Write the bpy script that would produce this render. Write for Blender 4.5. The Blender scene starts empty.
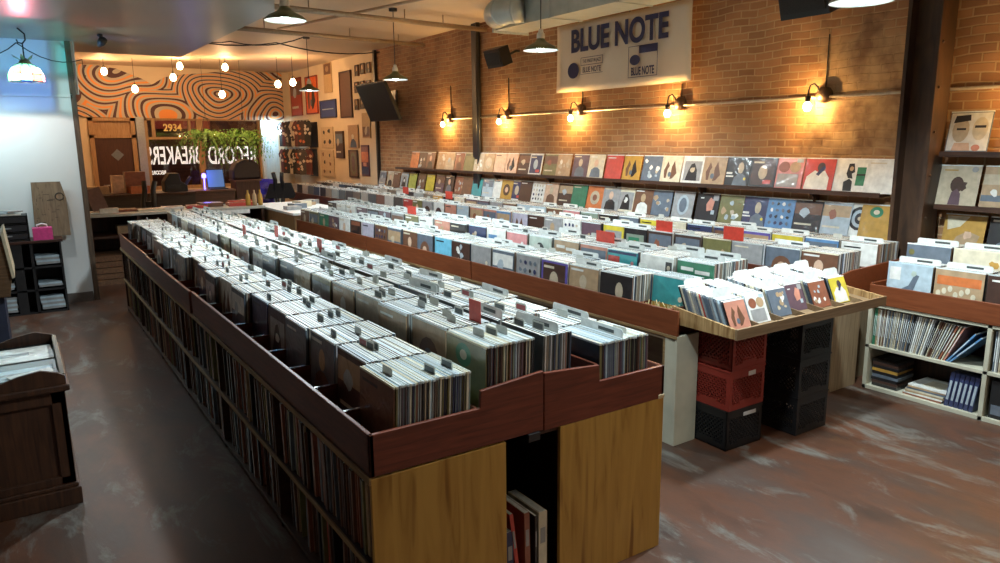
import bpy, bmesh, math, random
from mathutils import Matrix, Vector
R_=random.Random(7)
C=bpy.context.scene.collection
S=bpy.context.scene
# ---------------- camera ----------------
def setup_camera():
    f,yaw,pitch,roll=725.5,0.583655,0.191960,-0.010539
    cy,sy=math.cos(yaw),math.sin(yaw);cp,sp=math.cos(pitch),math.sin(pitch)
    fwd=Vector((sy*cp,cy*cp,-sp));right=Vector((cy,-sy,0));up=right.cross(fwd)
    c,s=math.cos(roll),math.sin(roll)
    r2=c*right+s*up;u2=-s*right+c*up
    cam=bpy.data.cameras.new('camera');o=bpy.data.objects.new('camera',cam);C.objects.link(o)
    cam.sensor_width=36;cam.lens=36*f/1000;cam.clip_start=.05;cam.clip_end=200
    m=Matrix.Identity(4)
    for i in range(3): m[i][0]=r2[i];m[i][1]=u2[i];m[i][2]=-fwd[i]
    m[0][3]=0;m[1][3]=0;m[2][3]=1.967
    o.matrix_world=m;S.camera=o
setup_camera()
S.view_settings.view_transform='Standard';S.view_settings.look='None'
S.view_settings.gamma=1;S.view_settings.use_curve_mapping=False
S.view_settings.exposure=0.10
W=bpy.data.worlds.new('world');S.world=W;W.use_nodes=True
W.node_tree.nodes['Background'].inputs[0].default_value=(.95,.85,.8,1)
W.node_tree.nodes['Background'].inputs[1].default_value=.085
def lamp(name,kind,loc,energy,col,size=.05,rot=None,spot=None,sizey=None):
    l=bpy.data.lights.new(name,kind);l.energy=energy;l.color=col
    if kind=='AREA':
        l.size=size
        if sizey: l.shape='RECTANGLE';l.size_y=sizey
    else: l.shadow_soft_size=size
    if spot: l.spot_size=spot;l.spot_blend=.6
    o=bpy.data.objects.new(name,l);C.objects.link(o);o.location=loc
    if rot: o.rotation_euler=rot
    return o
COOL=(.80,.95,1.0);WARM=(1.0,.56,.17)
PEND=[(2.14,6.62,3.02),(4.73,9.84,2.84),(4.66,6.25,2.87),(4.6,13.13,2.88),(4.36,2.63,2.76)]
PEND_E=[215,110,150,70,165]
for (x,y,z),e in zip(PEND,PEND_E):
    lamp('pendant_light','SPOT',(x,y,z-.03),e*2.0,COOL,.10,(0,0,0),math.radians(150))
SCON=[(6.37,11.42,2.27),(6.37,9.63,2.27),(6.37,7.87,2.27),(6.37,6.10,2.27),(6.37,4.30,2.27),(6.37,2.35,2.27)]
for p in SCON: lamp('sconce_light','POINT',p,125,WARM,.045)
BULB=[(x*1.22,y*1.22,1.967+(z-1.967)*1.22) for x,y,z in [(1.56,15.26,3.27),(1.99,14.91,2.95),(2.59,14.56,3.15),(2.71,14.52,3.35),(3.39,14.07,3.32),(3.29,14.02,2.84),(4.15,13.49,3.01),(4.38,13.35,3.04)]]
for p in BULB: lamp('bulb_light','POINT',p,115,(1,.55,.25),.075)
# two more pendants hang behind the camera
for p in ((2.6,-.5,2.85),(4.6,-1.0,2.85)): lamp('pendant_light','SPOT',p,58,(1,.86,.68),.12,(0,0,0),math.radians(158))
lamp('pendant_light','SPOT',(2.0,2.2,2.95),210,COOL,.10,(0,0,0),math.radians(150))  # pendant just above the top of the frame
# tube light of the side room (out of frame) that washes the white partition
lamp('side_tube_light','AREA',(-.55,9.95,2.5),17,(.62,.92,1.0),1.3,(math.radians(8),0,0),None,.12)
TIFF=(.23,9.6,2.72)
lamp('coloured_shade_light','POINT',(TIFF[0],TIFF[1],TIFF[2]-.012),42,(1,.97,.92),.010)
UP= [(12.61, 0.29, 'orange', 'plain'), (12.3, 0.24, 'dark brown', 'dots'), (11.97, 0.43, 'brown', 'portrait'), (11.57, 0.37, 'tan', 'dots'), (11.25, 0.28, 'beige', 'bands'), (10.93, 0.34, 'rust', 'portrait'), (10.6, 0.33, 'olive', 'plain'), (10.3, 0.28, 'beige', 'dots'), (9.99, 0.33, 'tan', 'circle'), (9.67, 0.31, 'peach', 'plain'), (9.34, 0.35, 'peach', 'figures'), (9.01, 0.29, 'dark brown', 'bands'), (8.71, 0.32, 'white', 'frame'), (8.36, 0.28, 'olive', 'bands'), (8.05, 0.34, 'tan', 'dots'), (7.7, 0.36, 'plum', 'portrait'), (7.37, 0.32, 'cream', 'portrait'), (7.03, 0.32, 'red', 'plain'), (6.69, 0.32, 'mustard', 'figures'), (6.36, 0.35, 'slate', 'dots'), (6.04, 0.28, 'cream', 'figures'), (5.72, 0.32, 'white', 'photo'), (5.41, 0.3, 'tan', 'figures'), (5.1, 0.31, 'black', 'face'), (4.78, 0.3, 'black', 'frame'), (4.48, 0.3, 'pink', 'faces'), (4.15, 0.33, 'red', 'shirt'), (3.84, 0.29, 'white', 'dancer'), (3.53, 0.3, 'white', 'plain')]
LOW= [(14.11, 0.35, 'grey', 'bands'), (13.74, 0.29, 'beige', 'portrait'), (13.44, 0.23, 'brown', 'plain'), (13.1, 0.36, 'pale blue', 'photo'), (12.73, 0.3, 'lime', 'plain'), (12.37, 0.33, 'brown', 'dots'), (12.01, 0.31, 'yellow', 'plain'), (11.65, 0.34, 'plum', 'bands'), (11.3, 0.36, 'black', 'portrait'), (10.95, 0.27, 'rust', 'dots'), (10.68, 0.26, 'brown', 'plain'), (10.37, 0.35, 'teal', 'plain'), (10.03, 0.33, 'pale blue', 'bands'), (9.72, 0.23, 'white', 'plain'), (9.48, 0.25, 'mustard', 'circle'), (9.21, 0.24, 'white', 'frame'), (8.97, 0.23, 'dark brown', 'plain'), (8.66, 0.32, 'white', 'grid'), (8.34, 0.33, 'peach', 'portrait'), (8.02, 0.31, 'dark brown', 'bands'), (7.71, 0.3, 'green', 'plain'), (7.39, 0.34, 'orange', 'circle'), (7.07, 0.25, 'grey', 'portrait'), (6.79, 0.33, 'cream', 'photo'), (6.49, 0.26, 'brown', 'portrait'), (6.18, 0.36, 'slate', 'dots'), (5.84, 0.33, 'grey', 'oval'), (5.49, 0.36, 'black', 'redfigure'), (5.16, 0.29, 'olive', 'dots'), (4.86, 0.27, 'navy', 'face'), (4.55, 0.31, 'blue', 'grid'), (4.25, 0.24, 'black', 'bands'), (3.95, 0.34, 'silver', 'bands'), (3.7, 0.15, 'white', 'ring'), (3.55, 0.15, 'mustard', 'greencircle')]
RA= [(10.45, 0.32, 'dark brown', 'dots'), (10.12, 0.34, 'rust', 'bands'), (9.81, 0.28, 'brown', 'portrait'), (9.53, 0.27, 'olive', 'bands'), (9.19, 0.4, 'green', 'portrait'), (8.85, 0.28, 'plum', 'dots'), (8.54, 0.36, 'white', 'portrait'), (8.16, 0.4, 'dark brown', 'horse'), (7.74, 0.45, 'lilac', 'plain'), (7.36, 0.31, 'brown', 'grid'), (7.07, 0.27, 'slate', 'bands'), (6.78, 0.3, 'brown', 'portrait'), (6.46, 0.34, 'slate', 'circle'), (6.04, 0.37, 'sky blue', 'plain'), (5.66, 0.39, 'dark brown', 'dots'), (5.31, 0.31, 'grey', 'sunset'), (5.0, 0.31, 'slate', 'bands'), (4.66, 0.37, 'grey', 'grid'), (4.32, 0.32, 'purple', 'frame'), (3.96, 0.32, 'tan', 'portrait'), (3.64, 0.3, 'black', 'face')]
RB= [(8.12, 0.42, 'plum', 'dots'), (7.74, 0.34, 'grey', 'bands'), (7.38, 0.37, 'olive', 'portrait'), (7.05, 0.3, 'white', 'plain'), (6.74, 0.28, 'salmon', 'portrait'), (6.4, 0.36, 'black', 'plain'), (6.03, 0.37, 'navy', 'dots'), (5.69, 0.29, 'white', 'bluetext'), (5.27, 0.25, 'pink', 'dots'), (5.0, 0.27, 'mint', 'woman'), (4.6, 0.31, 'tan', 'text'), (4.3, 0.26, 'salmon', 'bands'), (3.99, 0.34, 'teal', 'redtext'), (3.64, 0.34, 'white', 'blackband'), (3.27, 0.33, 'green', 'text')]
RC= [(10.67, 0.4, 'red', 'plain'), (9.19, 0.44, 'salmon', 'plain'), (8.76, 0.35, 'pale blue', 'plain'), (8.37, 0.38, 'salmon', 'bands'), (7.88, 0.45, 'blue', 'bands'), (7.44, 0.35, 'lilac', 'figures'), (7.11, 0.31, 'dark brown', 'plain'), (6.8, 0.25, 'grey', 'portrait'), (6.52, 0.26, 'white', 'grid'), (6.2, 0.29, 'plum', 'dots'), (5.88, 0.32, 'yellow', 'photo'), (5.51, 0.33, 'black', 'greenband'), (4.89, 0.32, 'dark brown', 'bands'), (4.57, 0.3, 'olive', 'dots'), (4.23, 0.33, 'navy', 'plain'), (3.97, 0.14, 'grey', 'plain'), (3.81, 0.14, 'slate', 'circle'), (3.58, 0.29, 'white', 'comic'), (3.3, 0.26, 'brown', 'portrait')]
RD= [(11.28, 0.48, 'olive', 'plain'), (10.79, 0.42, 'mustard', 'plain'), (9.52, 0.58, 'plum', 'bands'), (8.57, 0.5, 'brown', 'bands'), (7.81, 0.27, 'pale blue', 'photo'), (7.49, 0.38, 'brown', 'dots'), (7.13, 0.26, 'pink', 'plain'), (6.81, 0.35, 'sage', 'plain'), (6.5, 0.26, 'black', 'plain'), (6.2, 0.3, 'slate', 'plain'), (5.8, 0.34, 'yellow', 'plain'), (5.41, 0.28, 'cream', 'plain'), (5.1, 0.29, 'navy', 'plain'), (4.79, 0.31, 'navy', 'bands'), (4.35, 0.13, 'purple', 'bands'), (4.11, 0.34, 'yellow', 'text'), (3.8, 0.24, 'blue', 'bands'), (3.62, 0.1, 'slate', 'plain'), (3.42, 0.27, 'white', 'plain')]
POST= {'red': (19.82, 18.96, 2.66, 3.63), 'orange': (18.63, 17.77, 2.67, 3.59), 'scroll': (17.3, 16.79, 3.12, 3.8), 'blue': (17.65, 16.59, 2.54, 2.96), 'brown': (16.31, 15.62, 2.51, 3.53), 'f11': (15.37, 15.18, 3.37, 3.6), 'f12': (15.07, 14.86, 3.39, 3.61), 'f13': (14.73, 14.55, 3.39, 3.6), 'f21': (15.42, 15.22, 3.02, 3.25), 'f22': (15.11, 14.9, 3.02, 3.25), 'f23': (14.77, 14.58, 3.02, 3.24), 'f31': (15.46, 15.27, 2.66, 2.89), 'f32': (15.15, 14.94, 2.67, 2.9), 'figs': (17.68, 16.88, 1.83, 2.33), 'figs2': (17.77, 16.91, 1.13, 1.78), 'deck': (16.69, 16.22, 1.6, 2.22), 'port': (15.94, 15.36, 1.83, 2.34), 'br2': (15.95, 15.44, 1.18, 1.79), 'tan': (15.11, 14.69, 2.05, 2.58), 'sun': (15.24, 14.83, 1.23, 1.9), 'dark1': (18.53, 17.97, 1.85, 2.47), 'dark2': (18.58, 18.09, 1.12, 1.8)}
# ---------------- materials ----------------
def nm(n):
    m=bpy.data.materials.new(n);m.use_nodes=True
    return m,m.node_tree,m.node_tree.nodes['Principled BSDF']
def N(t,k,**kw):
    n=t.nodes.new(k)
    for a,b in kw.items(): setattr(n,a,b)
    return n
MC={}
def col(rgb,rough=.6,metal=0,var=.12,scale=30,spec=.5,coat=0):
    key=(tuple(round(c,3) for c in rgb),rough,metal,var,scale,spec,coat)
    if key in MC: return MC[key]
    m,t,b=nm('surface');n=N(t,'ShaderNodeTexNoise');n.inputs['Scale'].default_value=scale;n.inputs['Detail'].default_value=3
    tc=N(t,'ShaderNodeTexCoord');t.links.new(tc.outputs['Object'],n.inputs['Vector'])
    r=N(t,'ShaderNodeValToRGB');e=r.color_ramp.elements
    e[0].position=.3;e[0].color=(*[c*(1-var) for c in rgb],1);e[1].position=.7;e[1].color=(*[min(1,c*(1+var)) for c in rgb],1)
    t.links.new(n.outputs['Fac'],r.inputs['Fac']);t.links.new(r.outputs['Color'],b.inputs['Base Color'])
    b.inputs['Roughness'].default_value=rough;b.inputs['Metallic'].default_value=metal
    b.inputs['Specular IOR Level'].default_value=spec;b.inputs['Coat Weight'].default_value=coat
    MC[key]=m;return m
def wood(c1,c2,axis='Y',scale=5,rough=.45,stretch=14,bump=.05,name='wood'):
    m,t,b=nm(name);tc=N(t,'ShaderNodeTexCoord');mp=N(t,'ShaderNodeMapping')
    sc=[stretch]*3;sc['XYZ'.index(axis)]=1
    mp.inputs['Scale'].default_value=sc;t.links.new(tc.outputs['Object'],mp.inputs['Vector'])
    n=N(t,'ShaderNodeTexNoise');n.inputs['Scale'].default_value=scale;n.inputs['Detail'].default_value=5;n.inputs['Distortion'].default_value=.7
    t.links.new(mp.outputs['Vector'],n.inputs['Vector'])
    r=N(t,'ShaderNodeValToRGB');e=r.color_ramp.elements
    e[0].position=.32;e[0].color=(*c1,1);e[1].position=.68;e[1].color=(*c2,1)
    t.links.new(n.outputs['Fac'],r.inputs['Fac']);t.links.new(r.outputs['Color'],b.inputs['Base Color'])
    bp=N(t,'ShaderNodeBump');bp.inputs['Strength'].default_value=bump;t.links.new(n.outputs['Fac'],bp.inputs['Height']);t.links.new(bp.outputs['Normal'],b.inputs['Normal'])
    b.inputs['Roughness'].default_value=rough
    return m
def emis(rgb,s,name='glow'):
    m,t,b=nm(name);b.inputs['Emission Color'].default_value=(*rgb,1);b.inputs['Emission Strength'].default_value=s
    b.inputs['Base Color'].default_value=(*rgb,1);return m
def glass(rgb,alpha=.12,rough=.03,name='glass'):
    m,t,b=nm(name);out=t.nodes['Material Output']
    tr=N(t,'ShaderNodeBsdfTransparent');tr.inputs[0].default_value=(*rgb,1)
    gl=N(t,'ShaderNodeBsdfGlossy');gl.inputs['Roughness'].default_value=rough
    mx=N(t,'ShaderNodeMixShader');mx.inputs[0].default_value=alpha
    t.links.new(tr.outputs[0],mx.inputs[1]);t.links.new(gl.outputs[0],mx.inputs[2]);t.links.new(mx.outputs[0],out.inputs[0]);return m
def stained(rgb):
    m,t,b=nm('stained_glass');out=t.nodes['Material Output']
    tr=N(t,'ShaderNodeBsdfTransparent');tr.inputs[0].default_value=(*[min(1,c*1.0) for c in rgb],1)
    tl=N(t,'ShaderNodeBsdfTranslucent');tl.inputs[0].default_value=(*rgb,1)
    mx=N(t,'ShaderNodeMixShader');mx.inputs[0].default_value=.30
    t.links.new(tr.outputs[0],mx.inputs[1]);t.links.new(tl.outputs[0],mx.inputs[2]);t.links.new(mx.outputs[0],out.inputs[0]);return m
MAHOG_Y=wood((.060,.014,.007),(.125,.032,.015),'Y',4,.42);MAHOG_X=wood((.095,.021,.011),(.19,.045,.022),'X',4,.42)
RUST_Y=wood((.14,.036,.012),(.20,.056,.020),'Y',4,.4)
RAIL=wood((.16,.09,.035),(.30,.19,.08),'Y',6,.6)
DARKW=wood((.032,.012,.006),(.075,.028,.012),'Z',4,.45)
SHELFW=wood((.035,.014,.008),(.075,.030,.015),'Y',4,.5)
CREAMP=col((.46,.44,.34),.6,var=.1,scale=6)
PINE=wood((.22,.15,.08),(.34,.25,.15),'Z',3,.6,20)
OSB=wood((.20,.10,.03),(.52,.34,.15),'Z',5,.6,9)
TRAYF=wood((.16,.10,.05),(.25,.165,.09),'X',4,.5)
BLACK=col((.012,.012,.013),.5);BLACKM=col((.02,.02,.022),.35)
METAL=col((.35,.33,.30),.35,.8,.1);CHROME=col((.6,.6,.6),.2,1)
def plywood():
    m,t,b=nm('yellow_plywood');tc=N(t,'ShaderNodeTexCoord');mp=N(t,'ShaderNodeMapping');mp.inputs['Scale'].default_value=(9,9,.8)
    t.links.new(tc.outputs['Object'],mp.inputs['Vector'])
    n=N(t,'ShaderNodeTexNoise');n.inputs['Scale'].default_value=2.0;n.inputs['Detail'].default_value=4;n.inputs['Distortion'].default_value=1.2
    t.links.new(mp.outputs[0],n.inputs['Vector'])
    r=N(t,'ShaderNodeValToRGB');e=r.color_ramp.elements
    e[0].position=.28;e[0].color=(.27,.125,.018,1);e[1].position=.62;e[1].color=(.47,.265,.055,1)
    x=r.color_ramp.elements.new(.42);x.color=(.40,.215,.042,1)
    t.links.new(n.outputs['Fac'],r.inputs['Fac'])
    # drip stains, narrow vertical streaks on the sheet
    n2=N(t,'ShaderNodeTexNoise');n2.inputs['Scale'].default_value=1.3;n2.inputs['Detail'].default_value=1
    mp2=N(t,'ShaderNodeMapping');mp2.inputs['Scale'].default_value=(11,11,1.1);mp2.inputs['Location'].default_value=(3.1,0,.2);t.links.new(tc.outputs['Object'],mp2.inputs['Vector']);t.links.new(mp2.outputs[0],n2.inputs['Vector'])
    r2=N(t,'ShaderNodeValToRGB');e=r2.color_ramp.elements;e[0].position=.66;e[0].color=(1,1,1,1);e[1].position=.74;e[1].color=(.45,.33,.25,1)
    t.links.new(n2.outputs['Fac'],r2.inputs['Fac'])
    mx=N(t,'ShaderNodeMixRGB',blend_type='MULTIPLY');mx.inputs[0].default_value=1
    t.links.new(r.outputs[0],mx.inputs[1]);t.links.new(r2.outputs[0],mx.inputs[2]);t.links.new(mx.outputs[0],b.inputs['Base Color'])
    b.inputs['Roughness'].default_value=.42;return m
PLY=plywood()
def brick():
    m,t,b=nm('brick');tc=N(t,'ShaderNodeTexCoord');sp=N(t,'ShaderNodeSeparateXYZ');cb=N(t,'ShaderNodeCombineXYZ')
    L=t.links.new;L(tc.outputs['Object'],sp.inputs[0])
    nz=N(t,'ShaderNodeTexNoise');nz.inputs['Scale'].default_value=2.5;nz.inputs['Detail'].default_value=4;L(tc.outputs['Object'],nz.inputs['Vector'])
    ad=N(t,'ShaderNodeMath',operation='MULTIPLY_ADD');L(nz.outputs['Fac'],ad.inputs[0]);ad.inputs[1].default_value=.05;L(sp.outputs['Z'],ad.inputs[2])
    L(sp.outputs['Y'],cb.inputs[0]);L(ad.outputs[0],cb.inputs[1])
    br=N(t,'ShaderNodeTexBrick');L(cb.outputs[0],br.inputs['Vector'])
    br.inputs['Scale'].default_value=1;br.inputs['Brick Width'].default_value=.205;br.inputs['Row Height'].default_value=.073
    br.inputs['Mortar Size'].default_value=.0085;br.inputs['Mortar Smooth'].default_value=.35
    br.inputs['Color1'].default_value=(.45,.25,.13,1);br.inputs['Color2'].default_value=(.31,.165,.088,1);br.inputs['Mortar'].default_value=(.50,.35,.21,1);br.inputs['Bias'].default_value=0
    n2=N(t,'ShaderNodeTexNoise');n2.inputs['Scale'].default_value=1.4;n2.inputs['Detail'].default_value=6;L(tc.outputs['Object'],n2.inputs['Vector'])
    r=N(t,'ShaderNodeValToRGB');e=r.color_ramp.elements;e[0].position=.3;e[0].color=(.62,.58,.55,1);e[1].position=.7;e[1].color=(1.15,1.1,1.0,1);L(n2.outputs['Fac'],r.inputs['Fac'])
    mx=N(t,'ShaderNodeMixRGB',blend_type='MULTIPLY');mx.inputs[0].default_value=1;L(br.outputs['Color'],mx.inputs[1]);L(r.outputs[0],mx.inputs[2])
    # worn plaster patch near the column (y about 3.6-4.4, z 1.9-2.9)
    def ramp(src,c,w):
        s=N(t,'ShaderNodeMath',operation='SUBTRACT');L(src,s.inputs[0]);s.inputs[1].default_value=c
        a=N(t,'ShaderNodeMath',operation='ABSOLUTE');L(s.outputs[0],a.inputs[0])
        d=N(t,'ShaderNodeMath',operation='DIVIDE');L(a.outputs[0],d.inputs[0]);d.inputs[1].default_value=w;return d
    a1=ramp(sp.outputs['Y'],3.85,.55);a2=ramp(sp.outputs['Z'],2.35,.65)
    mxm=N(t,'ShaderNodeMath',operation='MAXIMUM');L(a1.outputs[0],mxm.inputs[0]);L(a2.outputs[0],mxm.inputs[1])
    n3=N(t,'ShaderNodeTexNoise');n3.inputs['Scale'].default_value=5;n3.inputs['Detail'].default_value=6;L(tc.outputs['Object'],n3.inputs['Vector'])
    su=N(t,'ShaderNodeMath',operation='MULTIPLY_ADD');L(n3.outputs['Fac'],su.inputs[0]);su.inputs[1].default_value=1.4;L(mxm.outputs[0],su.inputs[2])
    r3=N(t,'ShaderNodeValToRGB');e=r3.color_ramp.elements;e[0].position=.0;e[0].color=(1,1,1,1);e[1].position=1;e[1].color=(0,0,0,1)
    s2=N(t,'ShaderNodeMath',operation='MULTIPLY_ADD');L(su.outputs[0],s2.inputs[0]);s2.inputs[1].default_value=3;s2.inputs[2].default_value=-4.3;L(s2.outputs[0],r3.inputs['Fac'])
    pc=N(t,'ShaderNodeValToRGB');e=pc.color_ramp.elements;e[0].position=.35;e[0].color=(.20,.115,.065,1);e[1].position=.62;e[1].color=(.44,.30,.17,1);L(n3.outputs['Fac'],pc.inputs['Fac'])
    m2=N(t,'ShaderNodeMixRGB');L(r3.outputs[0],m2.inputs[0]);L(mx.outputs[0],m2.inputs[1]);L(pc.outputs[0],m2.inputs[2])
    L(m2.outputs[0],b.inputs['Base Color']);b.inputs['Roughness'].default_value=.75;b.inputs['Specular IOR Level'].default_value=.35
    inv=N(t,'ShaderNodeMath',operation='SUBTRACT');inv.inputs[0].default_value=1;L(br.outputs['Fac'],inv.inputs[1])
    h=N(t,'ShaderNodeMath',operation='MULTIPLY_ADD');L(n3.outputs['Fac'],h.inputs[0]);h.inputs[1].default_value=.8;L(inv.outputs[0],h.inputs[2])
    bp=N(t,'ShaderNodeBump');bp.inputs['Strength'].default_value=.9;bp.inputs['Distance'].default_value=.012;L(h.outputs[0],bp.inputs['Height']);L(bp.outputs[0],b.inputs['Normal'])
    return m
def floor_mat():
    m,t,b=nm('worn_floor');tc=N(t,'ShaderNodeTexCoord');L=t.links.new
    mp=N(t,'ShaderNodeMapping');mp.inputs['Scale'].default_value=(1,.45,1);mp.inputs['Rotation'].default_value=(0,0,.5);L(tc.outputs['Object'],mp.inputs['Vector'])
    n=N(t,'ShaderNodeTexNoise');n.inputs['Scale'].default_value=1.5;n.inputs['Detail'].default_value=8;n.inputs['Roughness'].default_value=.62;L(mp.outputs[0],n.inputs['Vector'])
    r=N(t,'ShaderNodeValToRGB');e=r.color_ramp.elements;e[0].position=.33;e[0].color=(.036,.020,.014,1);e[1].position=.72;e[1].color=(.080,.062,.052,1)
    x=r.color_ramp.elements.new(.48);x.color=(.095,.036,.018,1);x=r.color_ramp.elements.new(.58);x.color=(.062,.034,.024,1)
    L(n.outputs['Fac'],r.inputs['Fac'])
    n2=N(t,'ShaderNodeTexNoise');n2.inputs['Scale'].default_value=2.6;n2.inputs['Detail'].default_value=9;n2.inputs['Roughness'].default_value=.75;n2.inputs['Distortion'].default_value=.6
    mp2=N(t,'ShaderNodeMapping');mp2.inputs['Scale'].default_value=(1.4,.5,1);mp2.inputs['Rotation'].default_value=(0,0,-.7);L(tc.outputs['Object'],mp2.inputs['Vector']);L(mp2.outputs[0],n2.inputs['Vector'])
    r2=N(t,'ShaderNodeValToRGB');e=r2.color_ramp.elements;e[0].position=.54;e[0].color=(0,0,0,1);e[1].position=.66;e[1].color=(1,1,1,1);L(n2.outputs['Fac'],r2.inputs['Fac'])
    mx=N(t,'ShaderNodeMixRGB');L(r2.outputs[0],mx.inputs[0]);L(r.outputs[0],mx.inputs[1]);mx.inputs[2].default_value=(.145,.138,.12,1)
    L(mx.outputs[0],b.inputs['Base Color'])
    rr=N(t,'ShaderNodeValToRGB');e=rr.color_ramp.elements;e[0].color=(.28,.28,.28,1);e[1].color=(.6,.6,.6,1);L(n.outputs['Fac'],rr.inputs['Fac']);L(rr.outputs[0],b.inputs['Roughness'])
    bp=N(t,'ShaderNodeBump');bp.inputs['Strength'].default_value=.25;bp.inputs['Distance'].default_value=.01;L(n2.outputs['Fac'],bp.inputs['Height']);L(bp.outputs[0],b.inputs['Normal'])
    return m
def mural_mat():
    m,t,b=nm('mural_paint');tc=N(t,'ShaderNodeTexCoord');L=t.links.new
    nz=N(t,'ShaderNodeTexNoise');nz.inputs['Scale'].default_value=1.1;nz.inputs['Detail'].default_value=0;L(tc.outputs['Object'],nz.inputs['Vector'])
    mx=N(t,'ShaderNodeMixRGB',blend_type='ADD');mx.inputs[0].default_value=.5;L(tc.outputs['Object'],mx.inputs[1]);L(nz.outputs['Color'],mx.inputs[2])
    mp=N(t,'ShaderNodeMapping');mp.inputs['Scale'].default_value=(.50,.01,.72);mp.inputs['Location'].default_value=(1.35,0,.2);L(mx.outputs[0],mp.inputs['Vector'])
    v=N(t,'ShaderNodeTexVoronoi',feature='F1');v.inputs['Scale'].default_value=.9;v.inputs['Randomness'].default_value=.9;L(mp.outputs[0],v.inputs['Vector'])
    mu=N(t,'ShaderNodeMath',operation='MULTIPLY');mu.inputs[1].default_value=14;L(v.outputs['Distance'],mu.inputs[0])
    fr=N(t,'ShaderNodeMath',operation='FRACT');L(mu.outputs[0],fr.inputs[0])
    r=N(t,'ShaderNodeValToRGB');r.color_ramp.interpolation='CONSTANT';e=r.color_ramp.elements
    e[0].position=0;e[0].color=(.78,.28,.06,1);e[1].position=.23;e[1].color=(.46,.41,.33,1)
    x=e.new(.46);x.color=(.07,.022,.025,1);x=e.new(.74);x.color=(.46,.41,.33,1)
    L(fr.outputs[0],r.inputs['Fac']);L(r.outputs[0],b.inputs['Base Color']);b.inputs['Roughness'].default_value=.6;return m
# ---------------- mesh builder ----------------
class MB:
    def __init__(s): s.v=[];s.f=[];s.m=[];s.sm=[]
    def add(s,vs,fs,m=0,M=None,smooth=False):
        o=len(s.v)
        if M is not None: vs=[tuple(M@Vector(p)) for p in vs]
        s.v+=[tuple(p) for p in vs]
        for i,f in enumerate(fs):
            s.f.append(tuple(o+k for k in f));s.m.append(m if isinstance(m,int) else m[i]);s.sm.append(smooth)
        return s
    def box(s,x0,x1,y0,y1,z0,z1,m=0,M=None):
        v=[(x0,y0,z0),(x1,y0,z0),(x1,y1,z0),(x0,y1,z0),(x0,y0,z1),(x1,y0,z1),(x1,y1,z1),(x0,y1,z1)]
        return s.add(v,[(0,3,2,1),(4,5,6,7),(0,1,5,4),(1,2,6,5),(2,3,7,6),(3,0,4,7)],m,M)
    def prism(s,pts,a0,a1,axis='Y',m=0,M=None):
        n=len(pts)
        def P(p,a):
            if axis=='Y': return (p[0],a,p[1])
            if axis=='X': return (a,p[0],p[1])
            return (p[0],p[1],a)
        v=[P(p,a0) for p in pts]+[P(p,a1) for p in pts]
        return s.add(v,[tuple(range(n)),tuple(range(2*n-1,n-1,-1))]+[(i,i+n,(i+1)%n+n,(i+1)%n) for i in range(n)],m,M)
    def lathe(s,prof,n=20,m=0,M=None,smooth=True,caps=True):
        v=[];f=[]
        for r,z in prof:
            for i in range(n):
                a=2*math.pi*i/n;v.append((r*math.cos(a),r*math.sin(a),z))
        for k in range(len(prof)-1):
            for i in range(n):
                j=(i+1)%n;f.append((k*n+i,k*n+j,(k+1)*n+j,(k+1)*n+i))
        if caps:
            if prof[0][0]>1e-5:f.append(tuple(range(n-1,-1,-1)))
            if prof[-1][0]>1e-5:f.append(tuple((len(prof)-1)*n+i for i in range(n)))
        return s.add(v,f,m,M,smooth)
    def tube(s,pts,r,n=8,m=0,M=None):
        pts=[Vector(p) for p in pts];v=[];f=[];pu=None
        for i,p in enumerate(pts):
            d=(pts[min(i+1,len(pts)-1)]-pts[max(i-1,0)]).normalized()
            ref=Vector((0,0,1)) if abs(d.z)<.9 else Vector((1,0,0))
            if pu is None: u=d.cross(ref).normalized()
            else: u=(pu-d*pu.dot(d)).normalized()
            pu=u;w=d.cross(u)
            for k in range(n):
                a=2*math.pi*k/n;v.append(tuple(p+u*r*math.cos(a)+w*r*math.sin(a)))
        for i in range(len(pts)-1):
            for k in range(n):
                j=(k+1)%n;f.append((i*n+k,i*n+j,(i+1)*n+j,(i+1)*n+k))
        f.append(tuple(range(n-1,-1,-1)));f.append(tuple((len(pts)-1)*n+k for k in range(n)))
        return s.add(v,f,m,M,True)
    def mesh(s,name,mats):
        me=bpy.data.meshes.new(name);me.from_pydata(s.v,[],s.f)
        for m in mats: me.materials.append(m)
        me.polygons.foreach_set('material_index',s.m);me.polygons.foreach_set('use_smooth',s.sm);me.update();return me
    def build(s,name,mats,parent=None,bevel=0,loc=None):
        if not isinstance(mats,(list,tuple)): mats=[mats]
        o=bpy.data.objects.new(name,s.mesh(name,mats));C.objects.link(o)
        if parent: o.parent=parent
        if loc: o.location=loc
        if bevel:
            b=o.modifiers.new('bevel','BEVEL');b.width=bevel;b.segments=2;b.limit_method='ANGLE'
        return o
def TR(x,y,z,rz=0,rx=0,ry=0): return Matrix.Translation((x,y,z))@Matrix.Rotation(rz,4,'Z')@Matrix.Rotation(ry,4,'Y')@Matrix.Rotation(rx,4,'X')
def tag(o,label,cat,group=None,kind=None):
    if label:o['label']=label
    if cat:o['category']=cat
    if group:o['group']=group
    if kind:o['kind']=kind
    return o
def thing(name,label,cat,loc=(0,0,0),rz=0,group=None):
    o=bpy.data.objects.new(name,None);C.objects.link(o);o.location=loc;o.rotation_euler=(0,0,rz);o.empty_display_size=.1
    return tag(o,label,cat,group)
def struct(o): o['kind']='structure';return o
def dup(o,loc=None,label=None,group=None,rz=None):
    c=o.copy();C.objects.link(c)
    for ch in o.children:
        d=ch.copy();C.objects.link(d);d.parent=c
        for g in ch.children:
            e=g.copy();C.objects.link(e);e.parent=d
    if loc is not None:c.location=loc
    if rz is not None:c.rotation_euler[2]=rz
    if label:c['label']=label
    if group:c['group']=group
    return c
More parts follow.
